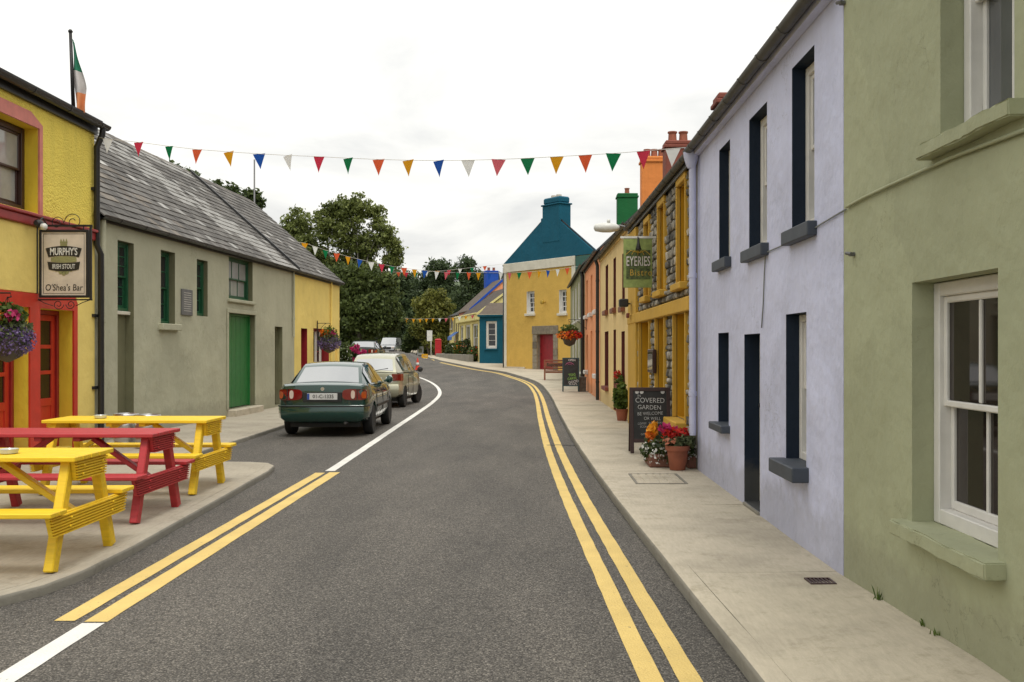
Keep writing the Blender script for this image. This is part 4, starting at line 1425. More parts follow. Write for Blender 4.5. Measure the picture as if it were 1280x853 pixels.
def slate_roof(h, single, pale_fn, verge0=.0, verge1=.0, seed=3):
    D, e, r = h.depth, h.eave + .02, h.ridge
    base = h.roof('slate_mass', .06, .03, .0, lift=.0)
    sl = math.atan2(r - e, D / 2); ln = math.hypot(r - e, D / 2) + .14
    ex = .225; wd_ = .30
    rows = int(ln / ex) + 1
    rnd = random.Random(seed)
    slope = Vector((0, -math.cos(sl), math.sin(sl)))
    nrm = Vector((0, math.sin(sl), math.cos(sl)))
    o0 = Vector((0, .13, e - .13 * math.tan(sl))) + nrm * .052
    items = []
    for j in range(rows):
        n = int((h.L + verge0 + verge1) / wd_)
        ww = (h.L + verge0 + verge1) / n
        for i in range(-1 if j % 2 else 0, n):
            u0 = -verge0 + (i + (.5 if j % 2 else 0)) * ww
            u1 = min(u0 + ww, h.L + verge1); u0 = max(u0, -verge0)
            if u1 - u0 < .05: continue
            items.append((j, (u0 + u1) / 2, u1 - u0))
    items.sort(key=lambda q: -q[1])        # near end first
    mesh = MB().box(-.5, .5, 0, ex * 1.5, 0, .020, 0, .0)
    meshes = {}
    masses = {}
    cnt = 0
    for j, u, w in items:
        s = j * ex
        tilt = -.075 + rnd.uniform(-.012, .012)
        p = o0 + slope * s + Vector((u, 0, 0)) + nrm * rnd.uniform(0, .006)
        t = j / rows
        q = rnd.random()
        m = 'slate_pale' if q < pale_fn(u, t) else ('slate_warm' if q > .8 else 'slate')
        yaw = rnd.uniform(-.014, .014) * (2.2 if rnd.random() < .1 else 1)
        # local axes: x along eave, y up the slope, z normal
        rot = Matrix.Rotation(math.pi, 3, 'Z')      # flip so that y runs up the roof (towards -y)
        B = Matrix((Vector((-1, 0, 0)), slope, nrm)).transposed()
        Mx = B @ Matrix.Rotation(tilt, 3, 'X') @ Matrix.Rotation(yaw, 3, 'Z')
        if cnt < single:
            cnt += 1
            if m not in meshes:
                o = obj('slate', mesh.mesh('slate'), m, base); meshes[m] = o
            else:
                o = meshes[m].copy(); C.objects.link(o); o.parent = base
            o.matrix_local = Matrix.Translation(p) @ Mx.to_4x4() @ Matrix.Diagonal((w - .006, 1, 1, 1))
        else:
            mm = masses.setdefault('slate_pale' if m == 'slate_pale' else 'slate_mass', MB())
            mm.add([p + Mx @ Vector((v[0] * (w - .006), v[1], v[2])) for v in mesh.v], mesh.f)
    for k, mm in masses.items():
        obj('slate_courses', mm, k, base, kind='stuff')
    obj('ridge_tile', MB().prism([(-D / 2 + .14, r - .10), (-D / 2 + .02, r + .085), (-D / 2 - .02, r + .085), (-D / 2 - .14, r - .10), (-D / 2, r + .03)], 'x', -verge0, h.L + verge1), 'slate_warm', base)
    return base
def pale_long(u, t):
    # lichen-bleached band running diagonally down the roof, plus a strip under the ridge
    v = (LONG.L - u) / LONG.L           # 0 near, 1 far
    d_ = abs(v - (.42 + .50 * (1 - t)))
    p = .03
    if d_ < .15: p = .95 * (1 - (d_ / .15) ** 2)
    if t > .86 and .12 < v < .98: p = max(p, .75)
    return p
slate_roof(LONG, 300, pale_long)
obj('verge_strip', MB().prism([(.16, LONG.eave - .02), (-3.0, LONG.ridge + .10), (-3.0, LONG.ridge + .17), (.16, LONG.eave + .06)], 'x', -.05, .05), 'black_gutter', LONG.root)

# ---------------- yellow cottage continuing the row
h = House('yellow_cottage', 'yellow cottage end of the grey row with red door and lace curtained window', 'house', (LX(34.0), 34.0), (LX(28.51), 28.51), LF, 3.92, 6.0, 6.60)
a, b = h.span(376.3, 384)
h.door(a, b, .03, h.z(384, 411), .22, 1, 'crimson_door', 'crimson_door', boards=3)
a, b = h.span(391.8, 411.2)
w_ = h.window(a, b, .75, h.z(411.2, 412), .22, 1, 'crimson_door', 'grey_glass', 3, 1, 'cottage_yellow', fw=.05)
for k in range(3):
    x0 = a + .12 + k * (b - a - .24) / 3
    mb = MB()
    n = 6
    pts = [(x0 + .3 * i / n, -.222 + .012 * math.sin(i * 2.1)) for i in range(n + 1)]
    mb.add([(x, y_, .85) for x, y_ in pts] + [(x, y_, h.z(411.2, 412) - .08) for x, y_ in pts], [(i, i + 1, n + 2 + i, n + 1 + i) for i in range(n)])
    obj('lace_curtain', mb, 'curtain', w_)
a, b = h.span(419, 422)
h.opening(a, b, .05, h.z(422, 412), .10, 0)
h.wall(['cottage_yellow', 'crimson_door'])
obj('blocked_doorway', MB().box(a + .003, b - .003, -.16, -.09, .05, h.z(422, 412) - .003), 'ochre_deep', h.root)
slate_roof(h, 0, lambda u, t: .02, .10, 0, 9)
h.gutter('black_gutter', .13, .06, -.04); h.fascia('black_gutter', .14)
u_ = h.u(412.5)
h.downpipe(u_, 'cottage_yellow', .03, .05, .05, h.eave - .1, swan=False)
mb = MB().box(-.75, -.003, -2.6, -.25, -.3, 2.55)
obj('side_wing', mb, 'cottage_yellow', h.root)
obj('side_coping', MB().box(-.85, -.003, -2.65, -.18, 2.555, 2.66, 0, .02), 'cottage_yellow', h.root)
COT = h

# ---------------- yellow and red pub
h = House('pub_building', 'yellow pebbledashed pub with red door surrounds and brown upper window', 'pub', (-7.33, 16.605), (-7.33, 6.9), LF, 5.42, 7.0, 6.75)
u0, u1 = h.span(47, -16)
zt, zb_ = h.z(47, 161.5), h.z(47, 267)
h.window(u0, u1, zb_, zt, .20, 2, 'brown_frame', 'pale_glass', 1, 1, None, fw=.09)
UW = (u0, u1, zb_, zt)
h.window(u0 + 4.2, u1 + 4.2, zb_, zt, .20, 2, 'brown_frame', 'pale_glass', 1, 1, None, fw=.09)
ztd = h.z(90, 389)
u0, u1 = h.span(90, 48)
h.door(u0, u1, .03, ztd, .21, 2, 'red_trim', 'red_paint', glazed=(3, .40), fw=.07)
D1 = (u0, u1)
u0, u1 = h.span(35, -12)
h.door(u0, u1, .03, ztd, .21, 2, 'red_trim', 'red_paint', glazed=(3, .40), fw=.07, knob='sign_gold')
D2 = (u0, u1)
h.window(u1 + 1.3, u1 + 3.1, .9, 2.2, .2, 2, 'red_trim', 'dark_glass', 2, 1, 'red_paint')
h.wall(['pub_yellow', 'pub_yellow', 'pub_yellow_smooth'])
# smooth painted ground floor skin with red piers
bz0, bz1 = h.z(0, 273), h.z(0, 257)
mb = MB()
end = h.L - .02
for a, b in ((.02, D1[0] - .13), (D2[1] + .13, D2[1] + 1.2)):
    mb.box(a, b, .003, .016, .0, bz0 - .01)
mb.box(D1[0] - .129, D2[1] + .129, .003, .016, ztd + .22, bz0 - .01)
obj('smooth_render', mb, 'cottage_yellow', h.root)
mb = MB()
pts = [(D1[0] - .13, 0), (D1[0] - .004, 0), (D1[0] - .004, ztd + .003), (D1[1] + .004, ztd + .003), (D1[1] + .004, 0), (D2[0] - .004, 0), (D2[0] - .004, ztd + .003), (D2[1] + .004, ztd + .003), (D2[1] + .004, 0), (D2[1] + .13, 0),
       (D2[1] + .13, ztd + .16), (D2[1] + .05, ztd + .21), (D1[0] - .05, ztd + .21), (D1[0] - .13, ztd + .13)]
mb.prism(pts, 'y', .004, .032)
obj('door_surround', mb, 'red_paint', h.root)
obj('string_course', MB().box(.02, end, .004, .07, bz0, bz1 - .05, 0, .01).box(.02, end, .004, .11, bz1 - .048, bz1, 0, .012), 'red_trim', h.root)
a, b, c, d = UW
mb = MB()
pts = [(a - .10, c - .02), (a - .004, c - .02), (a - .004, d + .004), (b + .004, d + .004), (b + .004, c - .02), (b + .10, c - .02), (b + .10, d + .06), (b - .25, d + .20), (a + .25, d + .20), (a - .10, d + .06)]
mb.prism(pts, 'y', .004, .030)
obj('window_surround', mb, 'pink_trim', h.root)
h.roof('roof_dark', .12)
h.gutter('black_gutter', .17, .075, -.05, -.10, h.L, 1.1)
h.fascia('black_gutter', .20, .004, .06)
pts = [(.06, .17, h.eave - .10), (.06, .16, h.eave - .22), (.06, .07, h.eave - .42), (.06, .07, 3.3), (-.03, .10, 3.15), (-.03, .10, .03)]
mb = MB().tube(pts, .05, 10)
for zz in (.9, 2.1, 4.2):
    mb.box(.0 - .09, .13, .0, .05, zz, zz + .05)
obj('downpipe', mb, 'black_gutter', h.root, smooth=True, auto=45)
PUB = h

# ------------------------------------------------------------------ picnic tables
def picnic_table(label, X1, Y, mat, rz=0.0, length=1.8):
    """X1 = street end of the table, Y = centre line; long axis across the pavement"""
    t = thing('picnic_table', label, 'picnic table', (X1, Y, LF + .002), rz, 'picnic tables on the pub forecourt')
    Lh = length
    H_ = .795
    # tabletop: five boards lengthwise (x from -L to 0)
    bw = .70 / 5
    for k in range(5):
        y0 = -.35 + k * bw
        obj('tabletop_board', MB().box(-Lh + random.uniform(-.004, .004), random.uniform(-.004, .004), y0 + .004, y0 + bw - .004, H_ - .036, H_ + random.uniform(-.001, .001), 0, .006), mat, t)
    for s in (-1, 1):
        for k in range(2):
            y0 = s * .60 - .125 + k * .125
            obj('seat_board', MB().box(-Lh, 0.01, y0 + .003, y0 + .122, .415, .450 + random.uniform(-.001, .001), 0, .006), mat, t)
    for e, x0 in ((0, -.10), (1, -Lh + .10)):
        for s in (-1, 1):
            leg = MB().bar((x0, s * .50, .0), (x0, s * .225, H_ - .04), .07, .095, 0, (0, 1, 0), .008)
            # cut the foot flat on the ground
            leg.v = [(v[0], v[1], max(v[2], .0) if v[2] < .2 else min(v[2], H_ - .037)) for v in leg.v]
            obj('leg', leg, mat, t)
        sgn = 1 if e == 0 else -1
        # ribbed planks: seat bearer and top bearer, outside the legs
        for nm, ya, yb, z0, z1, ch in (('seat_bearer', -.66, .66, .265, .412, .06), ('top_bearer', -.27, .27, .615, H_ - .038, .03)):
            mb = MB()
            n = 7
            xa = x0 + sgn * .037; xb = xa + sgn * .030
            pol = [(ya + (0 if nm == 'seat_bearer' else .0), z1), (yb, z1), (yb - ch, z0), (ya + ch, z0)]
            mb.prism(pol, 'x', min(xa, xb), max(xa, xb))
            for k in range(n):
                zz0 = z0 + (z1 - z0) * k / n; zz1 = z0 + (z1 - z0) * (k + .5) / n
                f0 = ch * (1 - (zz0 - z0) / (z1 - z0)); f1 = ch * (1 - (zz1 - z0) / (z1 - z0))
                xc = xb + sgn * .016
                mb.prism([(ya + f0, zz0), (yb - f0, zz0), (yb - f1, zz1), (ya + f1, zz1)], 'x', min(xb, xc), max(xb, xc))
            b_ = obj(nm, mb, mat, t)
            for yy in ((-.36, .36) if nm == 'seat_bearer' else (-.16, .16)):
                for dz in (-.03, .03):
                    zz = (z0 + z1) / 2 + dz
                    obj('bolt', MB().lathe([(.011, 0), (.011, .006), (.006, .009)], 8, (xb + sgn * .016 if sgn > 0 else xb - .016 - .009, yy + dz * .3, zz), 'x'), mat, b_)
        obj('brace', MB().bar((x0 - sgn * .04, 0, .34), (x0 - sgn * .60, 0, H_ - .07), .045, .075, 0, (0, 1, 0), .006), mat, t)
        obj('cross_batten', MB().box(x0 - sgn * .62 - .035, x0 - sgn * .62 + .035, -.30, .30, H_ - .075, H_ - .037, 0, .005), mat, t)
    return t
T1 = picnic_table('yellow picnic table closest to the camera with a glass ashtray on it', -3.29, 7.47, 'bench_yellow', .01)
T2 = picnic_table('red picnic table between the two yellow ones', -3.47, 9.42, 'bench_red', -.015)
T3 = picnic_table('yellow picnic table farthest along, beside the steel kegs', -3.56, 11.17, 'bench_yellow', .0)
simple('ashtray_glass', (.55, .58, .56), .1, spec=.8)
def ashtray(x, y, z, label):
    mb = MB().lathe([(.05, 0), (.062, .004), (.072, .035), (.066, .036), (.05, .010), (.0001, .010)], 20)
    o = obj('ashtray', mb, 'ashtray_glass', None, True, (x, y, z), auto=50)
    return tag(o, label, 'ashtray', 'glass ashtrays on the picnic tables')
ashtray(*[at(11, 561, 7.36)[0], 7.36, LF + .799], 'round glass ashtray on the closest yellow table')
ashtray(-4.83, 11.1, LF + .799, 'round glass ashtray on the farthest yellow table')

def keg(x, y, label):
    t = thing('beer_keg', label, 'keg', (x, y, LF + .003), 0, 'steel kegs against the wall')
    pr = [(.15, 0), (.185, .01), (.19, .05), (.175, .07), (.195, .12), (.205, .17), (.195, .19), (.195, .30), (.205, .32), (.195, .38), (.172, .43), (.15, .44)]
    obj('body', MB().lathe(pr, 28), 'galvanised', t, smooth=True, auto=60)
    obj('rim', MB().lathe([(.172, .43), (.19, .45), (.195, .52), (.185, .53), (.180, .52), (.178, .45)], 28), 'galvanised', t, smooth=True, auto=60)
    obj('valve', MB().lathe([(.045, .44), (.045, .47), (.03, .48), (.02, .50)], 14), 'galvanised', t, smooth=True, auto=50)
    return t
keg(-6.55, 16.0, 'shiny steel keg behind the far yellow table, beside the pub downpipe')
keg(-6.10, 15.75, 'shiny steel keg behind the far yellow table, standing further from the pub wall')

# ------------------------------------------------------------------ hanging pub sign
t = thing('pub_sign', 'framed hanging pub sign with cream panel over the pub door', 'sign', (-7.30, 14.66, 0))
sx0, sx1, sz0, sz1 = -7.275, -6.55, 2.40, 3.40
ox = -7.30
def L_(x): return x - ox
cx = (sx0 + sx1) / 2
pn = obj('panel', MB().box(L_(sx0) + .03, L_(sx1) - .03, -.015, .015, sz0 + .03, sz1 - .03), 'sign_cream', t)
mb = MB()
for a, b, c, d in ((sx0, sx0 + .035, sz0, sz1), (sx1 - .035, sx1, sz0, sz1), (sx0 + .035, sx1 - .035, sz0, sz0 + .035), (sx0 + .035, sx1 - .035, sz1 - .035, sz1)):
    mb.box(L_(a), L_(b), -.03, .03, c, d, 0, .006)
mb.box(L_(sx1) + .015, L_(sx1) + .04, -.02, .02, sz0 - .02, sz1 + .05)
obj('frame', mb, 'iron', t)
mb = MB().box(L_(sx0) + .06, L_(sx1) - .06, -.017, -.0155, sz0 + .06, sz0 + .066).box(L_(sx0) + .06, L_(sx1) - .06, -.017, -.0155, sz1 - .066, sz1 - .06).box(L_(sx0) + .06, L_(sx0) + .066, -.017, -.0155, sz0 + .066, sz1 - .066).box(L_(sx1) - .066, L_(sx1) - .06, -.017, -.0155, sz0 + .066, sz1 - .066)
obj('border_line', mb, 'sign_black', t)
cz = 2.96
def band(name, zc0, zc1, hw0, hw1, bulge0, bulge1, mat, y):
    """curved label band: top edge arches up by bulge1, bottom edge by bulge0"""
    n = 12
    top = [(-hw1 + 2 * hw1 * i / n, zc1 + bulge1 * (1 - (2 * i / n - 1) ** 2)) for i in range(n + 1)]
    bot = [(-hw0 + 2 * hw0 * i / n, zc0 + bulge0 * (1 - (2 * i / n - 1) ** 2)) for i in range(n + 1)]
    mb = MB().prism([(x + L_(cx), z) for x, z in bot] + [(x + L_(cx), z) for x, z in top[::-1]], 'y', y, y + .004)
    return obj(name, mb, mat, t)
band('logo_band', cz + .035, cz + .165, .225, .265, .02, .035, 'sign_black', -.0215)
band('logo_band', cz - .145, cz - .03, .22, .24, -.03, -.02, 'sign_black', -.0215)
band('logo_ribbon', cz - .028, cz + .030, .19, .185, -.018, .018, 'sign_olive', -.0205)
text('lettering', "MURPHY'S", .148, 'lamp_white', t, (L_(cx), -.0235, cz + .112), (R(90), 0, 0), .60, bold=.003)
text('lettering', 'IRISH STOUT', .098, 'lamp_white', t, (L_(cx), -.0235, cz - .105), (R(90), 0, 0), .60, bold=.001)
text('lettering', "O'Shea's Bar", .135, 'sign_black', t, (L_(cx), -.0175, 2.545), (R(90), 0, 0), .80, shear=.1)
mb = MB().box(L_(cx) - .05, L_(cx) + .05, -.021, -.016, cz + .20, cz + .235).box(L_(cx) - .055, L_(cx) + .055, -.021, -.016, cz + .24, cz + .265)
for k in (-.04, 0, .04):
    mb.prism([(L_(cx) + k - .014, cz + .267), (L_(cx) + k + .014, cz + .267), (L_(cx) + k, cz + .31)], 'y', -.021, -.016)
obj('logo_crown', mb, 'sign_olive', t)
mb = MB()
for k in (-.045, .0, .045):
    mb.lathe([(.03, 0), (.03, .004)], 12, (L_(cx) + k, -.021, cz - .185 - (.02 if k == 0 else 0)), 'y')
mb.bar((L_(cx) - .12, -.018, cz - .17), (L_(cx) + .12, -.018, cz - .17), .003, .012)
obj('logo_ornament', mb, 'sign_olive', t)
# bracket: wall arm, scrolls, lamp
mb = MB().bar((-.12 + .10, .0, sz1 + .06), (L_(sx1) + .05, 0, sz1 + .06), .03, .03).bar((-.02, 0, sz0 - .03), (L_(sx1) + .05, 0, sz0 - .03), .02, .02).bar((-.02, 0, sz0 - .03), (-.02, 0, sz1 + .06), .03, .03)
for x_ in (sx0 + .08, sx1 - .08):
    mb.bar((L_(x_), 0, sz1), (L_(x_), 0, sz1 + .06), .012, .012)
obj('bracket', mb, 'iron', t)
def scroll(cx_, cz_, r0, turns, dirn, up):
    pts = []
    for i in range(26):
        a = i / 25 * turns * 2 * math.pi
        r = r0 * (1 - .75 * i / 25)
        pts.append((cx_ + dirn * r * math.cos(a), 0, cz_ + up * r * math.sin(a)))
    return pts
mb = MB()
for cx_, cz_, d_, u_, r_ in ((.28, sz1 + .10, 1, 1, .10), (.52, sz1 + .12, -1, 1, .13), (.30, sz0 - .10, 1, -1, .08), (.48, sz0 - .10, -1, -1, .07)):
    mb.tube(scroll(cx_, cz_, r_, 1.4, d_, u_), .006, 5)
mb.tube([(.56, 0, sz0 - .12), (.66, 0, sz0 - .07), (.78, 0, sz0 - .03)], .006, 5).tube([(.22, 0, sz0 - .12), (.1, 0, sz0 - .08), (.0, 0, sz0 - .03)], .006, 5)
obj('scrollwork', mb, 'iron', t, smooth=True)
lp = obj('spot_lamp', MB().lathe([(.03, 0), (.055, .03), (.06, .12), (.05, .13)], 14, (.14, -.34, sz1 + .06), 'y').tube([(.14, 0, sz1 + .06), (.14, -.15, sz1 + .16), (.14, -.28, sz1 + .08)], .012, 6), 'black_gutter', t, smooth=True, auto=50)
obj('lamp_glass', MB().lathe([(.045, 0), (.05, .05), (.03, .075)], 14, (.20, -.30, sz1 + .01), 'x'), 'lamp_white', t, smooth=True)

# ------------------------------------------------------------------ foliage tools
def leaf_arrays(P, size, aspect=.55, droop=0.0, seed=0):
    r = np.random.default_rng(seed)
    n = len(P)
    a = r.normal(size=(n, 3)); a[:, 2] -= droop; a /= np.linalg.norm(a, axis=1)[:, None]
    b = r.normal(size=(n, 3)); b -= (b * a).sum(1)[:, None] * a; b /= np.linalg.norm(b, axis=1)[:, None]
    s = size * r.uniform(.4, 1.6, size=n)[:, None]
    a *= s; b *= s * aspect
    V = np.stack([P - a, P + b, P + a, P - b], 1).reshape(-1, 3)
    return V
def leaf_mesh(name, P, size, aspect=.55, droop=0, seed=0):
    V = leaf_arrays(P, size, aspect, droop, seed)
    n = len(P)
    me = bpy.data.meshes.new(name)
    me.vertices.add(4 * n); me.vertices.foreach_set('co', V.astype(np.float32).ravel())
    me.loops.add(4 * n); me.loops.foreach_set('vertex_index', np.arange(4 * n, dtype=np.int32))
    me.polygons.add(n); me.polygons.foreach_set('loop_start', np.arange(0, 4 * n, 4, dtype=np.int32))
    me.polygons.foreach_set('loop_total', np.full(n, 4, dtype=np.int32))
    me.update(calc_edges=True)
    return me
def in_ball(n, r, shell=.45):
    d = r.normal(size=(n, 3)); d /= np.linalg.norm(d, axis=1)[:, None]
    return d * (r.uniform(0, 1, size=n) ** shell)[:, None]
def clump_points(lobes, n_total, clump_r, per, seed, flat=.75):
    """lobes: (cx,cy,cz,rx,ry,rz,weight); leaves gathered in clumps through each lobe"""
    r = np.random.default_rng(seed)
    w = np.array([l[3] * l[5] * (l[6] if len(l) > 6 else 1) for l in lobes]); w = w / w.sum()
    out_ = []
    for l, k in zip(lobes, w):
        nc = max(3, int(n_total * k / per))
        cc = in_ball(nc, r, .42) * np.array(l[3:6]) + np.array(l[0:3])
        q = np.repeat(cc, per, 0) + in_ball(nc * per, r, .5) * clump_r * r.uniform(.55, 1.35, size=(nc, 1)).repeat(per, 0) * np.array([1, 1, flat])
        out_.append(q)
    return np.concatenate(out_)

def tree(name, label, Y, base_px, lobes_px, n, leaf, mat, clump=.55, per=26, trunk_r=.16, stems=1, bark='bark', group=None, zbase=None, seed=1, limbs=True, aspect=.55, depth_k=.8, cat='tree', top_frac=.8):
    bx = (base_px - VX) / F * Y
    bz = gz(bx, Y) - .05 if zbase is None else zbase
    t = thing(name, label, cat, (bx, Y, bz), 0, group)
    r = random.Random(seed)
    lobes = []
    for l in lobes_px:
        px, py, rx, ry = l[:4]
        dy = l[4] if len(l) > 4 else r.uniform(-.8, .8)
        x, y_, z = at(px, py, Y + dy)
        k = Y / F
        lobes.append((x - bx, dy, z - bz, rx * k, rx * k * depth_k, ry * k, l[5] if len(l) > 5 else 1))
    P = clump_points(lobes, n, clump, per, seed)
    obj('crown', leaf_mesh('crown', P, leaf, aspect, .2, seed), mat, t)
    mb = MB()
    top = max(l[2] for l in lobes)
    fork = []
    for s in range(stems):
        a = 2 * math.pi * s / max(stems, 1) + .6
        k = .22 if stems > 1 else 0
        h0 = top * (.38 if stems > 1 else top_frac)
        p0 = Vector((math.cos(a) * k, math.sin(a) * k, -.1)); p1 = Vector((math.cos(a) * (k + .5 * (stems > 1)) + r.uniform(-.1, .1), math.sin(a) * k * 2, h0))
        mid = (p0 + p1) / 2 + Vector((r.uniform(-.12, .12), r.uniform(-.12, .12), 0))
        mb.tube([p0, mid, p1], [trunk_r, trunk_r * .75, trunk_r * (.55 if limbs else .1)], 8)
        fork.append((p1, trunk_r * .55)); fork.append((mid, trunk_r * .6))
    if limbs:
        for l in lobes:
            c = Vector(l[:3])
            p, rr = min(fork, key=lambda q: (q[0] - c).length + (5 if q[0].z > c.z else 0))
            m1 = p.lerp(c, .5) + Vector((r.uniform(-.3, .3), r.uniform(-.3, .3), -.08 * (c - p).length))
            mb.tube([p, m1, c], [rr * .8, rr * .5, rr * .2], 6)
            for q in range(5):
                d = Vector((r.uniform(-1, 1) * l[3], r.uniform(-1, 1) * l[4], r.uniform(-.2, 1) * l[5])) * .85
                st = m1.lerp(c, r.uniform(.3, 1))
                mb.tube([st, st.lerp(c + d, .5) + Vector((0, 0, .1)), c + d], [rr * .3, rr * .18, rr * .05], 4)
    obj('trunk', mb, bark, t, smooth=True)
    return t

# ------------------------------------------------------------------ trees beyond the bend
tree('broadleaf_tree', 'tall spreading tree with fanned limbs behind the yellow cottage', 62, 432,
     [(372, 285, 20, 26, 1), (384, 315, 22, 22, .5), (408, 282, 17, 26, 0), (428, 264, 20, 20, .5), (446, 262, 18, 20, -.5), (436, 296, 22, 22, 0), (470, 272, 12, 18, .3), (481, 292, 14, 16, -.3), (492, 310, 12, 14, 0), (490, 327, 14, 10, .2), (462, 305, 16, 16, 0),
      (398, 328, 26, 20, .5), (425, 332, 22, 18, .5), (452, 326, 16, 14, .5), (462, 338, 26, 10, 0), (385, 345, 20, 16, .5)],
     33000, .095, 'leaf_olive', .36, 30, .20, 5, 'bark_pale', seed=3)
tree('ivy_covered_tree', 'dark dense tree filling the gap under the tall spreading tree', 58, 450,
     [(405, 360, 26, 26, 0), (440, 355, 34, 24, .5), (472, 362, 26, 26, 1), (425, 395, 34, 30, 0), (463, 388, 34, 26, 0), (488, 395, 16, 20, 1), (432, 420, 26, 24, .5), (415, 430, 22, 26, 0), (455, 408, 26, 14, 1)],
     38000, .115, 'leaf_dark', .5, 34, .28, 1, seed=4)
CON = [
    ('spreading conifer with ragged top behind the roofs', 125, 556, [(552, 332, 14, 8, 0), (545, 340, 16, 10, 0), (560, 348, 18, 12, 0), (556, 372, 26, 22, 0), (556, 405, 30, 26, 0)], 14000),
    ('dark conifer beside the blue chimney', 118, 590, [(584, 330, 9, 10, 0), (577, 340, 12, 10, 0), (590, 350, 18, 14, 0), (586, 378, 26, 22, 0), (590, 410, 30, 26, 0)], 14000),
    ('dark conifer showing over the chimney of the pink house', 122, 622, [(618, 352, 14, 10, 0), (622, 372, 22, 16, 0), (620, 400, 28, 26, 0)], 9000),
    ('broad dark conifer above the parked van', 112, 500, [(485, 350, 24, 14, 0), (505, 352, 20, 12, 0), (492, 372, 26, 18, 0), (505, 392, 30, 22, 0), (498, 412, 28, 16, 0)], 14000),
    ('dark conifer behind the lime coloured tree', 132, 530, [(528, 350, 20, 12, 0), (540, 352, 14, 10, 0), (522, 372, 26, 18, 0), (530, 398, 30, 24, 0), (534, 424, 30, 20, 0)], 12000)]
for i, (lab, Y, bp, lb, n) in enumerate(CON):
    tree('conifer_tree', lab, Y, bp, lb, n, .19, 'leaf_conifer', .75, 30, .25, 1, group='conifers beyond the bend', seed=20 + i, limbs=False, aspect=.4)
tree('lime_tree', 'yellow green bushy tree in front of the dark conifers', 100, 540,
     [(545, 370, 14, 8, 0), (532, 380, 16, 10, 0), (552, 385, 15, 12, .4), (540, 398, 20, 14, 0), (528, 410, 16, 14, 0), (555, 406, 12, 14, 0), (545, 425, 18, 14, 0)], 16000, .15, 'leaf_lime', .5, 30, .16, 2, seed=31)
for i, (lab, Y, bp, lb, m) in enumerate((
        ('rounded green shrub beside the far road edge', 102, 516, [(516, 424, 10, 14, 0), (524, 416, 10, 10, 0), (508, 432, 6, 8, 0)], 'leaf_mid'),
        ('dark tall shrub behind the red kiosk', 101, 556, [(556, 422, 9, 22, 0), (562, 430, 7, 14, 0), (549, 415, 8, 14, 0)], 'leaf_dark'),
        ('fresh green shrub behind the white notice board', 104, 535, [(534, 436, 7, 7, 0), (540, 428, 6, 10, 0), (530, 430, 5, 6, 0)], 'leaf_fresh'),
        ('shrub growing at the far roadside behind the van', 140, 508, [(505, 425, 12, 14, 0), (512, 412, 12, 12, 0), (480, 420, 18, 14, 0)], 'leaf_mid'),
        ('low hedge shrub left of the parked van', 112, 470, [(462, 424, 16, 12, 0), (448, 425, 16, 14, 0), (478, 424, 12, 10, 0)], 'leaf_dark'))):
    tree('shrub', lab, Y, bp, lb, 6500, .14, m, .4, 26, .06, 2, group='shrubs at the bend', seed=40 + i, cat='shrub', limbs=True)
# tree tops behind the slate roof
for i, (lab, Y, bp, lb) in enumerate((('bare topped tree just showing behind the slate ridge', 52, 225, [(212, 214, 10, 6, 0), (226, 218, 10, 6, 0), (238, 222, 7, 7, 0), (224, 240, 22, 16, 0)]),
                                      ('small tree top showing behind the far slate ridge', 54, 298, [(272, 233, 5, 6, 0), (288, 240, 8, 7, 0), (316, 250, 10, 10, 0), (298, 262, 22, 14, 0)]))):
    tree('broadleaf_tree', lab, Y, bp, lb, 5200, .12, 'leaf_mid', .4, 20, .16, 2, 'bark', 'tree tops behind the slate roof', seed=50 + i)
o = obj('aerial_pole', MB().tube([(0, 0, 0), (0, 0, 10.2)], [.05, .035], 8), 'lead', None, True, (at(318, 230, 45)[0], 45, 0))
tag(o, 'thin grey pole rising behind the slate roof', 'pole')

def blob_points(c, r, n, seed, shell=.35, up=0.0):
    g = np.random.default_rng(seed)
    P = in_ball(n, g, shell) * np.array(r) + np.array(c)
    return P
def flower_mass(parent, spec, seed=0):
    """spec: (part name, material, centre, radii, count, size)"""
    for i, (nm, mt, c, r, n, s) in enumerate(spec):
        P = blob_points(c, r, n, seed * 31 + i)
        obj(nm, leaf_mesh(nm, P, s, .75, 0, seed * 17 + i), mt, parent, kind='stuff')

# hydrangea by the cottage
Y = 44.0
x = (441 - VX) / F * Y
t = thing('hydrangea_bush', 'hydrangea bush with bright pink blooms beside the yellow cottage', 'bush', (x, Y, gz(x, Y)))
flower_mass(t, [('foliage', 'leaf_mid', (-.25, .1, .9), (.75, .6, .95), 3000, .06)], 2)
mb = MB()
for a in range(5):
    mb.tube([(0, 0, -.05), (.25 * math.cos(a * 1.3), .2 * math.sin(a * 1.3), .6), (.5 * math.cos(a * 1.3), .4 * math.sin(a * 1.3), 1.2)], [.02, .015, .008], 5)
obj('stems', mb, 'bark', t)
r_ = random.Random(4)
for px, py in ((434, 440), (440, 437), (446, 439), (451, 443), (437, 446), (443, 450), (449, 452), (438, 455), (446, 433), (455, 440), (433, 450)):
    X_, _, Z_ = at(px, py, Y - .45)
    P = blob_points((X_ - x, -.45 + r_.uniform(-.1, .1), Z_ - gz(x, Y)), (.13, .12, .11), 130, px)
    obj('bloom', leaf_mesh('bloom', P, .035, .8, 0, px), 'petal_magenta', t)
Y = 40.0
x = (427 - VX) / F * Y
t = thing('wall_shrub', 'leafy shrub with small pale flowers at the cottage corner', 'shrub', (x, Y, 0))
flower_mass(t, [('foliage', 'leaf_mid', (.05, 0, .95), (.40, .4, 1.0), 2600, .055), ('blossom', 'petal_white', (.1, -.2, 1.3), (.35, .3, .5), 60, .03), ('red_blossom', 'petal_orange', (.15, -.25, .9), (.3, .2, .3), 40, .03)], 5)
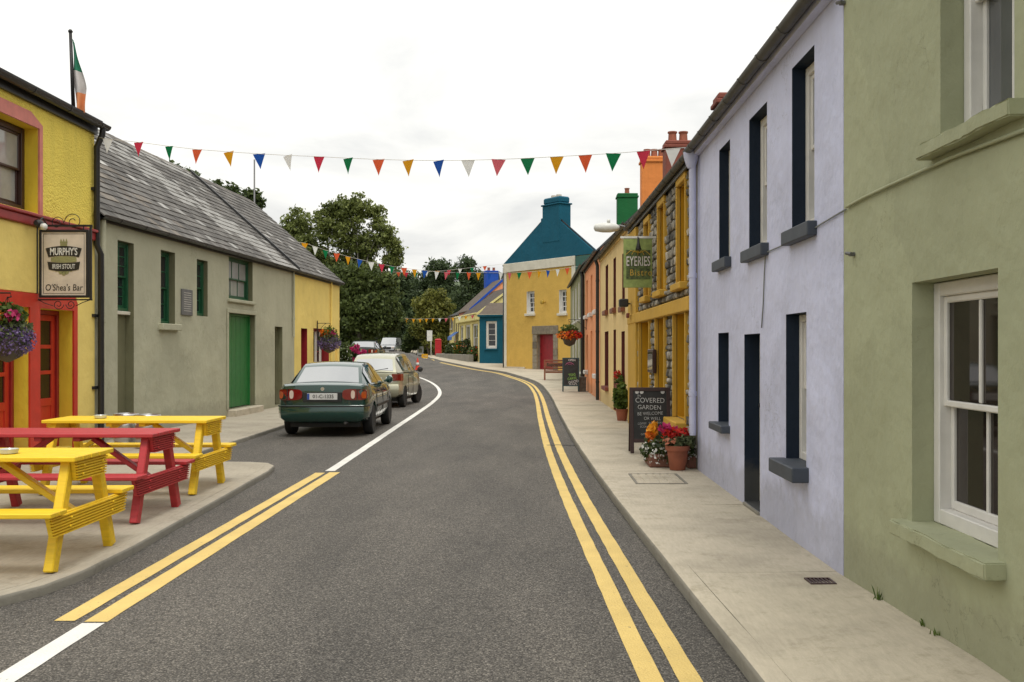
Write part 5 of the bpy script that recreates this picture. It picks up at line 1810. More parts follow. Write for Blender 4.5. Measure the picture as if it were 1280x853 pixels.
obj('stems', MB().tube([(0, 0, -.05), (.05, 0, .6), (.1, 0, 1.3)], [.03, .02, .01], 6), 'bark', t)

# ------------------------------------------------------------------ hanging baskets
def basket(label, wallx, Y, X, ztop, rad, spec, seed, group='hanging flower baskets', arm=None):
    t = thing('hanging_basket', label, 'flower basket', (X, Y, ztop), 0, group)
    zc = -.55
    prof = [(.02, zc - .30 * rad / .3), (rad * .45, zc - .24 * rad / .3), (rad * .62, zc - .10 * rad / .3), (rad * .68, zc)]
    obj('liner', MB().lathe(prof, 18), 'bark', t, smooth=True)
    mb = MB()
    for k in range(3):
        a = k * 2.1
        mb.tube([(rad * .66 * math.cos(a), rad * .66 * math.sin(a), zc), (0, 0, -.03)], .005, 4)
    obj('chain', mb, 'iron', t)
    d = wallx - X
    s = 1 if d > 0 else -1
    d -= s * .012
    mb = MB().tube([(d, 0, .02), (-s * .04, 0, .02), (-s * .05, 0, -.03), (0, 0, -.04)], .011, 6).tube([(d, 0, -.32), (d * .5, 0, -.05), (d * .25, 0, .02)], .008, 6).box(min(d, d - s * .02), max(d, d - s * .02), -.02, .02, -.36, .10)
    obj('bracket', mb, 'iron', t)
    flower_mass(t, [(nm, mt, (c[0] * rad, c[1] * rad, zc + c[2] * rad), (r[0] * rad, r[1] * rad, r[2] * rad), n, sz) for nm, mt, c, r, n, sz in spec], seed)
    return t
VIO = [('foliage', 'leaf_grey', (0, 0, .15), (.95, .9, .75), 900, .028), ('violet_flowers', 'petal_violet', (0, 0, -.15), (1.05, 1.0, .70), 2600, .017), ('orange_flowers', 'petal_orange', (-.35, -.3, .75), (.45, .4, .35), 90, .04),
       ('magenta_flowers', 'petal_magenta', (.35, -.3, .75), (.3, .35, .25), 50, .035), ('sprigs', 'leaf_fresh', (0, 0, .8), (.7, .7, .55), 380, .03)]
basket('large basket of violet and orange flowers hanging on the pub front', -7.33, 13.05, -6.90, 2.36, .34, VIO, 1)
basket('basket of violet flowers hanging on the yellow cottage', LX(31.0), 31.0, -6.37, 2.42, .36, VIO, 2)
FIRE = [('foliage', 'leaf_dark', (0, 0, .1), (1.0, .8, .5), 700, .04), ('orange_flowers', 'petal_orange', (-.1, -.2, -.05), (1.1, .8, .45), 420, .045), ('red_flowers', 'petal_scarlet', (.25, -.2, 0), (.9, .8, .42), 330, .045), ('sprigs', 'leaf_fresh', (0, 0, .6), (.8, .6, .35), 160, .045)]
basket('wide basket of orange and red flowers hanging before the orange house', 1.955, 36.6, 1.32, 2.70, .42, FIRE, 3)
# window box flowers on the cream house
t = thing('window_box', 'small window box with red flowers on the cream house sill', 'flower box', (1.86, 22.45, h.zb + 0))
CZ = CRE.z(781, 488) + CRE.zb
t.location = (1.92, 22.45, CZ + .012)
obj('box', MB().box(-.07, .07, -.35, .35, 0, .14, 0, .01), 'brown_chimney', t)
flower_mass(t, [('foliage', 'leaf_fresh', (0, 0, .22), (.10, .35, .14), 350, .03), ('red_flowers', 'petal_scarlet', (-.03, 0, .32), (.09, .33, .12), 120, .025), ('pink_flowers', 'petal_salmon', (-.04, .1, .25), (.08, .25, .12), 60, .025)], 6)

# ------------------------------------------------------------------ potted flowers on the terrace footpath
px0 = at(846, 586, 12.78)
t = thing('flower_pot', 'terracotta pot of red and magenta geraniums on the footpath', 'flower pot', (px0[0], 12.72, FT + .002))
obj('pot', MB().lathe([(.095, 0), (.10, .005), (.135, .25), (.155, .25), (.16, .31), (.148, .315), (.138, .27), (.10, .26), (.0001, .26)], 26), 'terracotta', t, smooth=True, auto=40)
flower_mass(t, [('foliage', 'leaf_grey', (.02, 0, .38), (.20, .18, .12), 420, .032), ('red_flowers', 'petal_scarlet', (-.02, -.02, .47), (.19, .13, .07), 210, .026), ('magenta_flowers', 'petal_magenta', (-.12, .03, .53), (.12, .1, .06), 90, .026), ('salmon_flowers', 'petal_salmon', (-.1, -.1, .38), (.1, .08, .06), 60, .022)], 7)
t = thing('flower_trough', 'low trough of white and orange flowers between the chalkboard and the pot', 'planter', (at(824, 575, 13.2)[0], 13.25, FT + .002))
obj('trough', MB().box(-.16, .16, -.30, .30, 0, .17, 0, .015), 'brown_chimney', t)
flower_mass(t, [('foliage', 'leaf_mid', (0, 0, .20), (.24, .42, .20), 900, .030), ('white_flowers', 'petal_white', (-.03, -.08, .18), (.24, .42, .18), 330, .018), ('orange_flowers', 'petal_marigold', (-.07, .0, .46), (.08, .08, .11), 110, .032), ('flame_flowers', 'petal_orange', (-.09, -.02, .38), (.07, .07, .08), 60, .03), ('red_flowers', 'petal_scarlet', (.08, -.12, .32), (.07, .1, .09), 90, .028)], 8)
t = thing('flower_planter', 'small planter of white flowers against the stone wall behind the pot', 'planter', (at(866, 580, 13.1)[0] - .02, 13.02, FT + .002))
obj('trough', MB().box(-.09, .09, -.16, .16, 0, .16, 0, .015), 'brown_chimney', t)
flower_mass(t, [('foliage', 'leaf_mid', (0, 0, .22), (.15, .22, .20), 420, .030), ('white_flowers', 'petal_white', (-.04, -.06, .2), (.14, .2, .16), 130, .016)], 9)
t = thing('potted_plant', 'green leafy potted plant by the cream house wall', 'plant', (1.90, 21.4, FT + .002))
obj('pot', MB().lathe([(.10, 0), (.13, .22), (.14, .22), (.14, .25), (.12, .25), (.0001, .22)], 18), 'terracotta', t, smooth=True, auto=40)
flower_mass(t, [('foliage', 'leaf_fresh', (-.02, 0, .50), (.17, .2, .33), 600, .045)], 10)

# ------------------------------------------------------------------ chalkboards
def a_board(name, label, X0, X1, Y, ht, group=None, rz=0.0, frame='board_brown', wfr=.055):
    w = X1 - X0
    t = thing(name, label, 'chalkboard', ((X0 + X1) / 2, Y, gz(X0, Y) + FT + .003), rz, group)
    lean = R(9)
    def P(v, s):       # s=-1 front leaf, +1 back leaf; leaf built upright in x,z then leaned
        y_ = v[1]; z_ = v[2] - ht
        c, sn = math.cos(lean * s), math.sin(lean * s)
        return Vector((v[0], y_ * c - z_ * sn * 1.0 + 0, ht + y_ * sn + z_ * c))
    for s in (1, -1):
        fr = MB(); f = lambda v, s=s: P(v, -s)
        z0 = ht * .16
        for a, b, c, d in ((-w / 2, -w / 2 + wfr, 0, ht), (w / 2 - wfr, w / 2, 0, ht), (-w / 2 + wfr, w / 2 - wfr, ht - wfr, ht), (-w / 2 + wfr, w / 2 - wfr, z0, z0 + wfr)):
            fr.box(a, b, -.016 * 1, .016, c, d, 0, .004)
        sl = obj('frame', fr.xform(f), frame, t)
        bd = MB().box(-w / 2 + wfr * .9, w / 2 - wfr * .9, -.006, .006, z0 + wfr * .9, ht - wfr * .9).xform(f)
        sb = obj('slate_panel', bd, 'chalkboard', t)
        if s == 1:
            front = sb
    def put(body, size, x, z, mat='chalk', sx=1.0, rz_=0.0, bold=0.0, align='CENTER'):
        p = P(Vector((x, -.009, z)), -1)
        return text('lettering', body, size, mat, front, p, (R(90) - lean, rz_, 0), sx, .0008, align, bold=bold)
    return t, put, front
t, put, front = a_board('chalkboard_sign', 'brown framed chalkboard advertising a covered garden by the flower pot', 1.42, 2.02, 14.75, .97)
for s_, z, sz, sx, k in (('IN', .845, .055, 1, -.16), ('COVERED', .775, .105, .98, 0), ('GARDEN', .672, .092, 1.0, -.01), ('BE WELCOME', .582, .068, .95, .0), ('OR WELL', .508, .066, .95, .03), ('COFFEE . TAKE AWAY', .440, .042, .95, 0), ('SCONES , TEA', .385, .044, .95, -.03), ('AND PIES', .330, .040, .95, 0), ('GOOD FOOD', .280, .044, .95, -.02)):
    put(s_, sz, k, z, sx=sx * .95, rz_=random.uniform(-.05, .05), bold=-.0008)
mb = MB()
for x_ in (-.19, -.12, .19):
    mb.lathe([(.028, 0), (.03, .002)], 10, (x_, -.008, .905), 'y')
obj('chalk_drawing', mb.xform(lambda v: Vector((v[0], v[1] * math.cos(R(9)) + (v[2] - .97) * math.sin(R(9)) * 1 - .0, .97 + (v[2] - .97) * math.cos(R(9)) + 0))), 'chalk', front)
simple('board_teal', (.016, .045, .05), .5)
simple('chalk_pink', (.42, .10, .22), .9); simple('chalk_blue', (.03, .22, .42), .9); simple('chalk_green', (.20, .38, .08), .9)
t, put, front = a_board('chalkboard_sign', 'tall dark board painted with coloured swirl and slanted lettering near the bench', 1.03, 1.63, 35.6, 1.22, frame='board_teal', wfr=.04)
for s_, z, sz, m_, rot in (('OPEN', 1.13, .11, 'chalk', 0), ('TEAS', .60, .13, 'chalk_green', -.15), ('CAKES', .47, .12, 'chalk_green', -.15), ('& GOOD', .34, .13, 'chalk', -.2), ('FOOD', .22, .14, 'chalk', -.2)):
    put(s_, sz, .04, z, m_, .9, rot, .002)
mb = MB()
for rr in (.06, .12, .18):
    pts = [(-.04 + rr * math.cos(a * .4), 0, rr * .9 * math.sin(a * .4)) for a in range(17)]
    mb.tube(pts, .012, 4)
obj('chalk_drawing', mb.xform(lambda v: Vector((v[0], v[1] - .038 - .0, v[2] + .88))), 'chalk_pink', front)
obj('chalk_drawing', MB().tube([(.10, -.04, .82), (.18, -.045, .80), (.24, -.05, .74)], .018, 5), 'chalk_blue', front)
o = thing('litter_bin', 'short grey square bin between the painted board and the orange house', 'bin', (1.755, 35.9, FT + .002))
mb = MB().prism([(-.13, -.13), (.13, -.13), (.13, .13), (-.13, .13)], 'z', 0, .5)
mb.v = [(x * (1 + .12 * z), y_ * (1 + .12 * z), z) for x, y_, z in mb.v]
obj('body', mb, 'bin_grey', o)
obj('rim', MB().box(-.155, .155, -.155, .155, .502, .53, 0, .01), 'bin_grey', o)
# bench
t = thing('wooden_bench', 'brown slatted bench with lettered backrest before the red door', 'bench', (1.08, 45.6, gz(1, 45.6) + FT + .003))
W_ = .62
for s in (-1, 1):
    x_ = s * (W_ - .05)
    obj('leg', MB().box(x_ - .035, x_ + .035, -.24, -.17, 0, .56, 0, .008), 'bench_brown', t)
    obj('leg', MB().bar((x_, .22, 0), (x_, .30, .92), .07, .06, 0, (0, 1, 0)), 'bench_brown', t)
    obj('armrest', MB().box(x_ - .04, x_ + .04, -.26, .24, .565, .60, 0, .01), 'bench_brown', t)
for k in range(4):
    obj('seat_slat', MB().box(-W_ + .02, W_ - .02, -.22 + k * .105, -.13 + k * .105, .41, .44, 0, .006), 'bench_brown', t)
for z0, z1 in ((.50, .56), (.60, .80), (.84, .92)):
    bs = obj('back_slat', MB().box(-W_ + .09, W_ - .09, .215, .24, z0, z1, 0, .006).xform(lambda v: Vector((v[0], v[1] + (v[2] - .4) * .09, v[2]))), 'bench_brown', t)
obj('apron', MB().box(-W_ + .09, W_ - .09, -.20, -.175, .32, .40, 0, .006), 'bench_brown', t)
text('lettering', 'Supreme', .20, 'sign_black', t, (-.10, .238, .69), (R(85), 0, 0), 1.05, .001, bold=.004)

# ------------------------------------------------------------------ bistro hanging sign and street lamp
t = thing('bistro_sign', 'green hanging board lettered for a bistro on the stone building', 'sign', (1.985, 16.5, 0))
x0, x1, z0, z1 = 1.49 - 1.985, -.02, 2.66, 3.475
obj('panel', MB().box(x0, x1, -.012, .012, z0, z1, 0, .003), 'sign_green', t)
obj('picture', MB().box(x0 + .045, x1 - .03, -.016, -.0125, z0 + .14, z1 - .19), 'sign_picture', t)
mb = MB().bar((x0 - .05, 0, z1 + .02), (.12, 0, z1 + .02), .035, .035).box(.06, .10, -.05, .05, z1 - .08, z1 + .1)
obj('arm', mb, 'lamp_white', t)
xc = (x0 + x1) / 2
text('lettering', 'EYERIES', .225, 'sign_silver', t, (xc + .005, -.0175, z0 + .43), (R(90), 0, 0), .50, .001, spacing=1.05, bold=.001)
text('lettering', 'Bistro', .15, 'sign_gold', t, (xc + .05, -.0175, z0 + .245), (R(90), 0, 0), .85, .001, spacing=1.2)
mb = MB()
for k in range(5):
    mb.tube([(xc + .02, -.0185, z1 - .24), (xc + (k - 2) * .06, -.0185, z1 - .20), (xc + (k - 2) * .10, -.0185, z1 - .27)], .006, 4)
obj('palm_drawing', mb, 'sign_gold', t)
obj('spot_lamp', MB().tube([(xc, -.0, z1 + .03), (xc, -.10, z1 - .02)], .012, 6).lathe([(.015, 0), (.02, -.08), (.05, -.19), (.045, -.20)], 12, (xc, -.10, z1)), 'black_gutter', t, smooth=True, auto=50)
Yl = 20.2
t = thing('street_lamp', 'wall mounted street lamp with long pale lantern above the bistro sign', 'street lamp', (2.05 + .004, Yl, 4.0))
tip = at(757, 286, Yl)
dx = tip[0] - 2.054; dz = tip[2] - 4.0
obj('arm', MB().tube([(-.005, 0, dz - .10), (-.14, 0, dz + .02), (dx + .30, 0, dz + .06), (dx + .15, 0, dz + .05)], .022, 8).box(-.03, -.142 + .14, -.05, .05, dz - .18, dz - .02), 'lead', t, smooth=True, auto=40)
obj('lantern', MB().lathe([(.03, -.26), (.075, -.23), (.10, -.08), (.10, .08), (.075, .20), (.035, .26)], 14, (dx + .02, 0, dz + .02), 'x'), 'lamp_white', t, smooth=True)
obj('photocell', MB().lathe([(.035, 0), (.035, .06), (.02, .075)], 10, (dx + .06, 0, dz + .115)), 'lamp_white', t, smooth=True)

# ------------------------------------------------------------------ cable along the fronts
def cable(pts, r, mat, label):
    P = []
    for px, py, X in pts:
        Y = X * F / (px - VX)
        P.append((X, Y, CH + (VY - py) / F * Y))
    o = obj('wall_cable', MB().tube(P, r, 6), mat, None, True)
    return tag(o, label, 'cable')
cable([(1280, 163, 2.085), (1240, 178, 2.085), (1190, 197, 2.085), (1150, 215, 2.085), (1110, 233, 2.085), (1080, 247, 2.085), (1058, 259, 2.085)], .010, 'sage', 'painted cable sagging across the sage green wall')
cable([(1057, 262, 2.088), (1030, 278, 2.088), (1008, 292, 2.088), (985, 304, 2.088), (957, 316, 2.088), (955.5, 340, 2.088), (954, 380, 2.088), (952, 410, 2.088)], .006, 'cable', 'grey cable running over the lavender wall down to the door')

# manhole, gully, weeds
t = thing('manhole_cover', 'square cobble filled cover set in the footpath before the lavender house', 'manhole cover', (1.47, 11.85, FT))
obj('cover_frame', MB().box(-.30, .30, -.46, -.43, .0, .006).box(-.30, .30, .43, .46, .0, .006).box(-.30, -.27, -.43, .43, .0, .006).box(.27, .30, -.43, .43, .0, .006), 'kerb', t)
first = None
for i in range(6):
    for j in range(9):
        l_ = (-.225 + i * .09 + random.uniform(-.006, .006), -.38 + j * .095 + random.uniform(-.006, .006), .0)
        if first is None:
            first = obj('cobble', MB().box(-.036, .036, -.038, .038, -.01, .007, 0, .006), 'footpath', t, loc=l_)
        else:
            link_copy(first, t, l_, (0, 0, random.uniform(-.2, .2)))
t = thing('drain_grate', 'small dark iron drain grate at the foot of the wall', 'drain', (1.895, 6.58, FT + .012))
obj('grate_frame', MB().box(-.085, .085, -.085, -.07, -.01, .006).box(-.085, .085, .07, .085, -.01, .006).box(-.085, -.07, -.07, .07, -.01, .006).box(.07, .085, -.07, .07, -.01, .006), 'brown_frame', t)
obj('drain_pit', MB().box(-.07, .07, -.07, .07, -.012, -.003), 'sign_black', t)
for k in range(5):
    obj('grate_bar', MB().box(-.056 + k * .025, -.044 + k * .025, -.07, .07, -.004, .005), 'brown_frame', t)
def tuft(x, y_, n, hgt, label):
    z = footz(x, y_, (x - lerp_poly(KR, y_) - .136) / 1.05)
    t = thing('grass_tuft', label, 'weed', (x, y_, z), 0, 'weeds at the wall foot')
    g = np.random.default_rng(int(y_ * 100))
    vs, fs = [], []
    for i in range(n):
        a = g.uniform(0, 6.28); l = hgt * g.uniform(.5, 1.1); w = .004
        bx, by = g.normal(0, .012, 2)
        tx, ty = bx + math.cos(a) * l * .5, by + math.sin(a) * l * .5
        b = len(vs)
        vs += [(bx - w, by, -.005), (bx + w, by, -.005), ((bx + tx) / 2 + w * .7, (by + ty) / 2, l * .65), (tx, ty, l)]
        fs += [(b, b + 1, b + 2, b + 3)]
    obj('blades', MB().add(vs, fs), 'leaf_fresh', t)
tuft(2.085, 6.0, 12, .075, 'bright green weed tuft at the foot of the sage wall')
tuft(2.085, 5.35, 10, .035, 'tiny weed in the joint below the sage wall, close to the sill')
tuft(2.085, 5.15, 9, .03, 'tiny weed in the wall joint beneath the big window')

# ------------------------------------------------------------------ flag and bunting
Yf = 15.9
t = thing('flagpole', 'dark flagpole with limp green, white and orange flag on the pub eaves', 'flag', (at(92, 140, Yf)[0], Yf, 5.2))
zt_ = at(88, 41, Yf)[2] - 5.2
dxp = at(88, 41, Yf)[0] - at(92, 140, Yf)[0]
obj('pole', MB().tube([(0, 0, .22), (dxp, 0, zt_)], [.032, .026], 8).lathe([(.03, zt_), (.04, zt_ + .02), (.02, zt_ + .05)], 8, (dxp, 0, 0)), 'iron', t, smooth=True)
simple('flag_green', (.012, .15, .08), .8); simple('flag_white', (.50, .47, .45), .8); simple('flag_orange', (.66, .25, .10), .8)
def limp_flag():
    pieces = {}
    n, m = 10, 30
    top = zt_ - .10
    for j in range(m + 1):
        pass
    rows = []
    for j in range(m + 1):
        v = j / m
        wdt = .03 + .20 * min(1, v * 1.6) * (1 - .15 * v)
        off = dxp * (1 - v * .8) + .03
        row = []
        for i in range(n + 1):
            u = i / n
            row.append((off + wdt * u + .012 * math.sin(v * 9 + u * 3), .045 * math.sin(u * 9 + v * 2.2) * (.3 + v), top - v * 1.22 - .08 * u * (1 - v)))
        rows.append(row)
    for nm, a, b in (('flag_green', 0, 12), ('flag_white', 12, 21), ('flag_orange', 21, 30)):
        mb = MB()
        vs = [p for r in rows[a:b + 1] for p in r]
        fs = [(j * (n + 1) + i, j * (n + 1) + i + 1, (j + 1) * (n + 1) + i + 1, (j + 1) * (n + 1) + i) for j in range(b - a) for i in range(n)]
        obj(nm, mb.add(vs, fs), nm, t, smooth=True)
limp_flag()

PEN = {}
def pennant_mesh(col, w, hgt):
    key = (col, w)
    if key not in PEN:
        mb = MB(); n = 5
        vs = []
        for s in (0,):
            for j in range(n + 1):
                v = j / n; hw = w / 2 * (1 - v)
                vs += [(-hw, s + .02 * v * v, -hgt * v), (hw, s + .02 * v * v - .008 * v, -hgt * v)]
        fs = [(2 * j, 2 * j + 1, 2 * j + 3, 2 * j + 2) for j in range(n)]
        mb.add(vs, fs)
        PEN[key] = mb
    return PEN[key]
PEN_O = {}
def bunting(label, A, B, line, flags, w, hgt, seed, cord=.004):
    """A, B: (x,y) of the two fixing points; line: photo heights along it; flags: (px, colour)"""
    r = random.Random(seed)
    A, B = Vector(A), Vector(B)
    def pt(px):
        k = (px - VX) / F
        d = B - A
        s = (k * A.y - A.x) / (d.x - k * d.y)
        p = A + d * s
        py = np.interp(px, [q[0] for q in line], [q[1] for q in line])
        return Vector((p.x, p.y, CH + (VY - float(py)) / F * p.y))
    t = thing('bunting', label, 'bunting', pt(line[0][0]), 0, 'bunting strung across the street')
    o_ = t.location
    pxs = np.linspace(line[0][0], line[-1][0], 40)
    obj('cord', MB().tube([pt(p) - o_ for p in pxs], cord, 5), 'cord', t, smooth=True)
    d = (B - A); ang = math.atan2(d.y, d.x)
    for px, c in flags:
        p = pt(px) - o_
        rot = (r.uniform(-.12, .12), r.uniform(-.10, .10), ang + r.uniform(-.25, .25))
        key = (c, w)
        if key in PEN_O:
            link_copy(PEN_O[key], t, p, rot)
        else:
            PEN_O[key] = obj('pennant', pennant_mesh(c, w, hgt), FLAG[c], t, loc=p, rot=rot)
            PEN_O[key].data.name = 'pennant'
    return t
xs_ = [60, 125, 190, 250, 317, 382, 443, 510, 572, 637, 700, 765, 828, 893, 955, 1017, 1078, 1138, 1202, 1265]
cs_ = ['white', 'red', 'green', 'orange', 'yellow', 'blue', 'white', 'red', 'green', 'orange', 'yellow', 'blue', 'white', 'pink', 'green', 'yellow', 'orange', 'green', 'red', 'white']
line1 = [(112, 170), (135, 174), (173, 178), (211, 183), (246, 187), (286, 190), (324, 192.5), (360, 194.5), (399, 196), (435, 198), (473, 199.5), (510, 200.5), (548, 201), (585, 200.5), (623, 199.5), (660, 198), (696, 196), (732, 194), (767, 192), (804, 189), (841, 186), (860, 184.5)]
bunting('string of large bright pennants crossing the street overhead', (-7.2, 16.5), (1.92, 12.7), line1, [(x_ / 1.7067 + 100, c) for x_, c in zip(xs_, cs_)], .205, .235, 1)
line2 = [(372, 303), (381, 304), (407, 313), (435, 321), (464, 328), (490, 333), (518, 337), (546, 340), (572, 341), (598, 341), (640, 341.5), (690, 338), (724, 333)]
f2 = [(381, 'yellow'), (394, 'white'), (407, 'green'), (421, 'orange'), (435, 'yellow'), (450, 'blue'), (464, 'white'), (477, 'red'), (490, 'green'), (505, 'orange'), (518, 'yellow'), (531, 'blue'), (546, 'white'), (558, 'pink'), (572, 'green'), (586, 'orange'), (598, 'yellow'), (612, 'blue'), (626, 'white'), (637, 'pink'), (649, 'green'), (662, 'orange'), (674, 'yellow'), (685, 'blue'), (697, 'white'), (709, 'orange')]
bunting('second string of pennants lower down by the tall spreading tree', (-8.6, 36.2), (1.85, 45.0), line2, f2, .25, .32, 2, .006)
line3 = [(396, 375), (440, 390), (480, 397), (520, 399), (560, 398), (600, 393)]
r3 = random.Random(8)
bunting('farthest string of small pennants against the dark trees', (-15.5, 70), (-4.2, 76), line3, [(402 + k * 8.2, r3.choice(['white', 'pink', 'orange', 'yellow', 'white'])) for k in range(24)], .26, .30, 3, .008)
line4 = [(443, 336.5), (480, 340), (520, 341), (560, 338), (632, 330)]
bunting('pennant string just under the second one near the conifers', (-12.0, 60), (-1.6, 61.5), line4, [(488, 'white'), (498, 'orange'), (508, 'red'), (520, 'green'), (533, 'white'), (547, 'yellow'), (561, 'red'), (575, 'white'), (590, 'green'), (606, 'orange')], .26, .32, 4, .008)

# ------------------------------------------------------------------ cars
def loft_body(stations, n_top=4):
    """closed hull from stations (y, zb, zt, w) with a rounded cross-section"""
    rings = []
    for y_, zb, zt, w in stations:
        hgt = zt - zb
        half = [(.0, zb), (.72 * w, zb), (.93 * w, zb + .10 * hgt), (.985 * w, zb + .28 * hgt), (w, zb + .50 * hgt), (.985 * w, zb + .74 * hgt), (.955 * w, zb + .92 * hgt), (.90 * w, zt - .004), (.6 * w, zt + .012), (0, zt + .018)]
        ring = half + [(-x, z) for x, z in half[-2:0:-1]]
        rings.append([(x, y_, z) for x, z in ring])
    mb = MB(); m = len(rings[0])
    vs = [p for r in rings for p in r]
    fs = []
    for i in range(len(rings) - 1):
        for k in range(m):
            k2 = (k + 1) % m
            fs.append((i * m + k, i * m + k2, (i + 1) * m + k2, (i + 1) * m + k))
    fs += [tuple(range(m))[::-1], tuple(range((len(rings) - 1) * m, len(rings) * m))]
    return mb.add(vs, fs)

def cut_arches(mb, axles, rad, halfw):
    me = mb.mesh('hull')
    o = bpy.data.objects.new('tmp_hull', me); C.objects.link(o)
    cutters = []
    for ya, zc in axles:
        for s in (-1, 1):
            c = MB().lathe([(rad, 0), (rad, .40)], 28, (s * (halfw + .12) - (.40 if s > 0 else 0), ya, zc), 'x')
            co = bpy.data.objects.new('tmp_cut', c.mesh('cut')); C.objects.link(co)
            md = o.modifiers.new('b', 'BOOLEAN'); md.operation = 'DIFFERENCE'; md.solver = 'EXACT'; md.object = co
            cutters.append(co)
    dg = bpy.context.evaluated_depsgraph_get()
    r = bpy.data.meshes.new_from_object(o.evaluated_get(dg))
    for c in cutters:
        bpy.data.objects.remove(c)
    bpy.data.objects.remove(o)
    r.materials.clear()
    return r

def cabin(profile, belt):
    """profile: (y,z,halfwidth) rear base -> roof -> screen base; belt: (y,z,halfwidth) below each"""
    def S(i, v, u):        # point on the top strip: segment i, v along 0..1, u across -1..1
        a, b = profile[i], profile[i + 1]
        y_, z, w = (a[k] + (b[k] - a[k]) * v for k in range(3))
        return Vector((u * w, y_, z + .028 * (1 - u * u)))
    mb = MB(); nu = 8
    rows = [[S(i, 0, -1 + 2 * k / nu) for k in range(nu + 1)] for i in range(len(profile) - 1)] + [[S(len(profile) - 2, 1, -1 + 2 * k / nu) for k in range(nu + 1)]]
    vs = [p for r in rows for p in r]
    fs = [(j * (nu + 1) + k, j * (nu + 1) + k + 1, (j + 1) * (nu + 1) + k + 1, (j + 1) * (nu + 1) + k) for j in range(len(rows) - 1) for k in range(nu)]
    mb.add(vs, fs)
    for s in (-1, 1):
        a = [(s * w, y_, z) for y_, z, w in profile]; b = [(s * w, y_, z) for y_, z, w in belt]
        n = len(a)
        mb.add(a + b, [(i, i + 1, n + i + 1, n + i) for i in range(n - 1)])
    return mb, S
def strip_pane(S, i, v0, v1, um, off=.006, nu=8):
    mb = MB()
    e = 1e-3
    nrm = (S(i, .5, e) - S(i, .5, -e)).cross(S(i, .5 + e, 0) - S(i, .5 - e, 0)).normalized()
    if nrm.z < 0: nrm = -nrm
    vs = [S(i, v, -um + 2 * um * k / nu) + nrm * off for v in (v0, v1) for k in range(nu + 1)]
    return mb.add(vs, [(k, k + 1, nu + 2 + k, nu + 1 + k) for k in range(nu)])
def side_pane(profile, belt, i0, i1, s, top=.93, bot=.06, f0=0.0, f1=0.0, off=.006):
    """pane on the cabin side from profile index i0 to i1"""
    def E(arr, t):
        i = min(int(t), len(arr) - 2); k = t - i
        return Vector((s * (arr[i][2] + (arr[i + 1][2] - arr[i][2]) * k), arr[i][0] + (arr[i + 1][0] - arr[i][0]) * k, arr[i][1] + (arr[i + 1][1] - arr[i][1]) * k))
    mb = MB(); n = 6
    vs = []
    for k in range(n + 1):
        t = i0 + f0 + (i1 - i0 - f0 - f1) * k / n
        p, q = E(belt, t), E(profile, t)
        o_ = Vector((s * off, 0, off * .4))
        vs += [p.lerp(q, bot) + o_, p.lerp(q, top) + o_]
    return mb.add(vs, [(2 * k, 2 * k + 2, 2 * k + 3, 2 * k + 1) for k in range(n)])
def wheel(parent, x, y_, r, s):
    ty = obj('wheel', MB().lathe([(r * .62, -.085), (r * .92, -.09), (r, -.06), (r, .06), (r * .92, .09), (r * .62, .085)], 26, (0, 0, 0), 'x'), 'rubber', parent, smooth=True, loc=(x, y_, r), auto=50)
    mb = MB().lathe([(r * .63, -.05), (r * .63, .07), (r * .56, .078), (r * .54, .05), (r * .2, .055), (r * .15, .07), (.001, .072)], 26, (0, 0, 0), 'x')
    if s < 0: mb.v = [(-a, b, c) for a, b, c in mb.v]
    obj('rim', mb, 'alloy', ty, smooth=True, auto=40)
    mb = MB()
    for k in range(6):
        a = k * math.pi / 3
        mb.bar((s * .066, math.cos(a) * r * .15, math.sin(a) * r * .15), (s * .068, math.cos(a) * r * .55, math.sin(a) * r * .55), .05, .02, 0, (1, 0, 0))
    obj('spoke', mb, 'alloy', ty)
    return ty

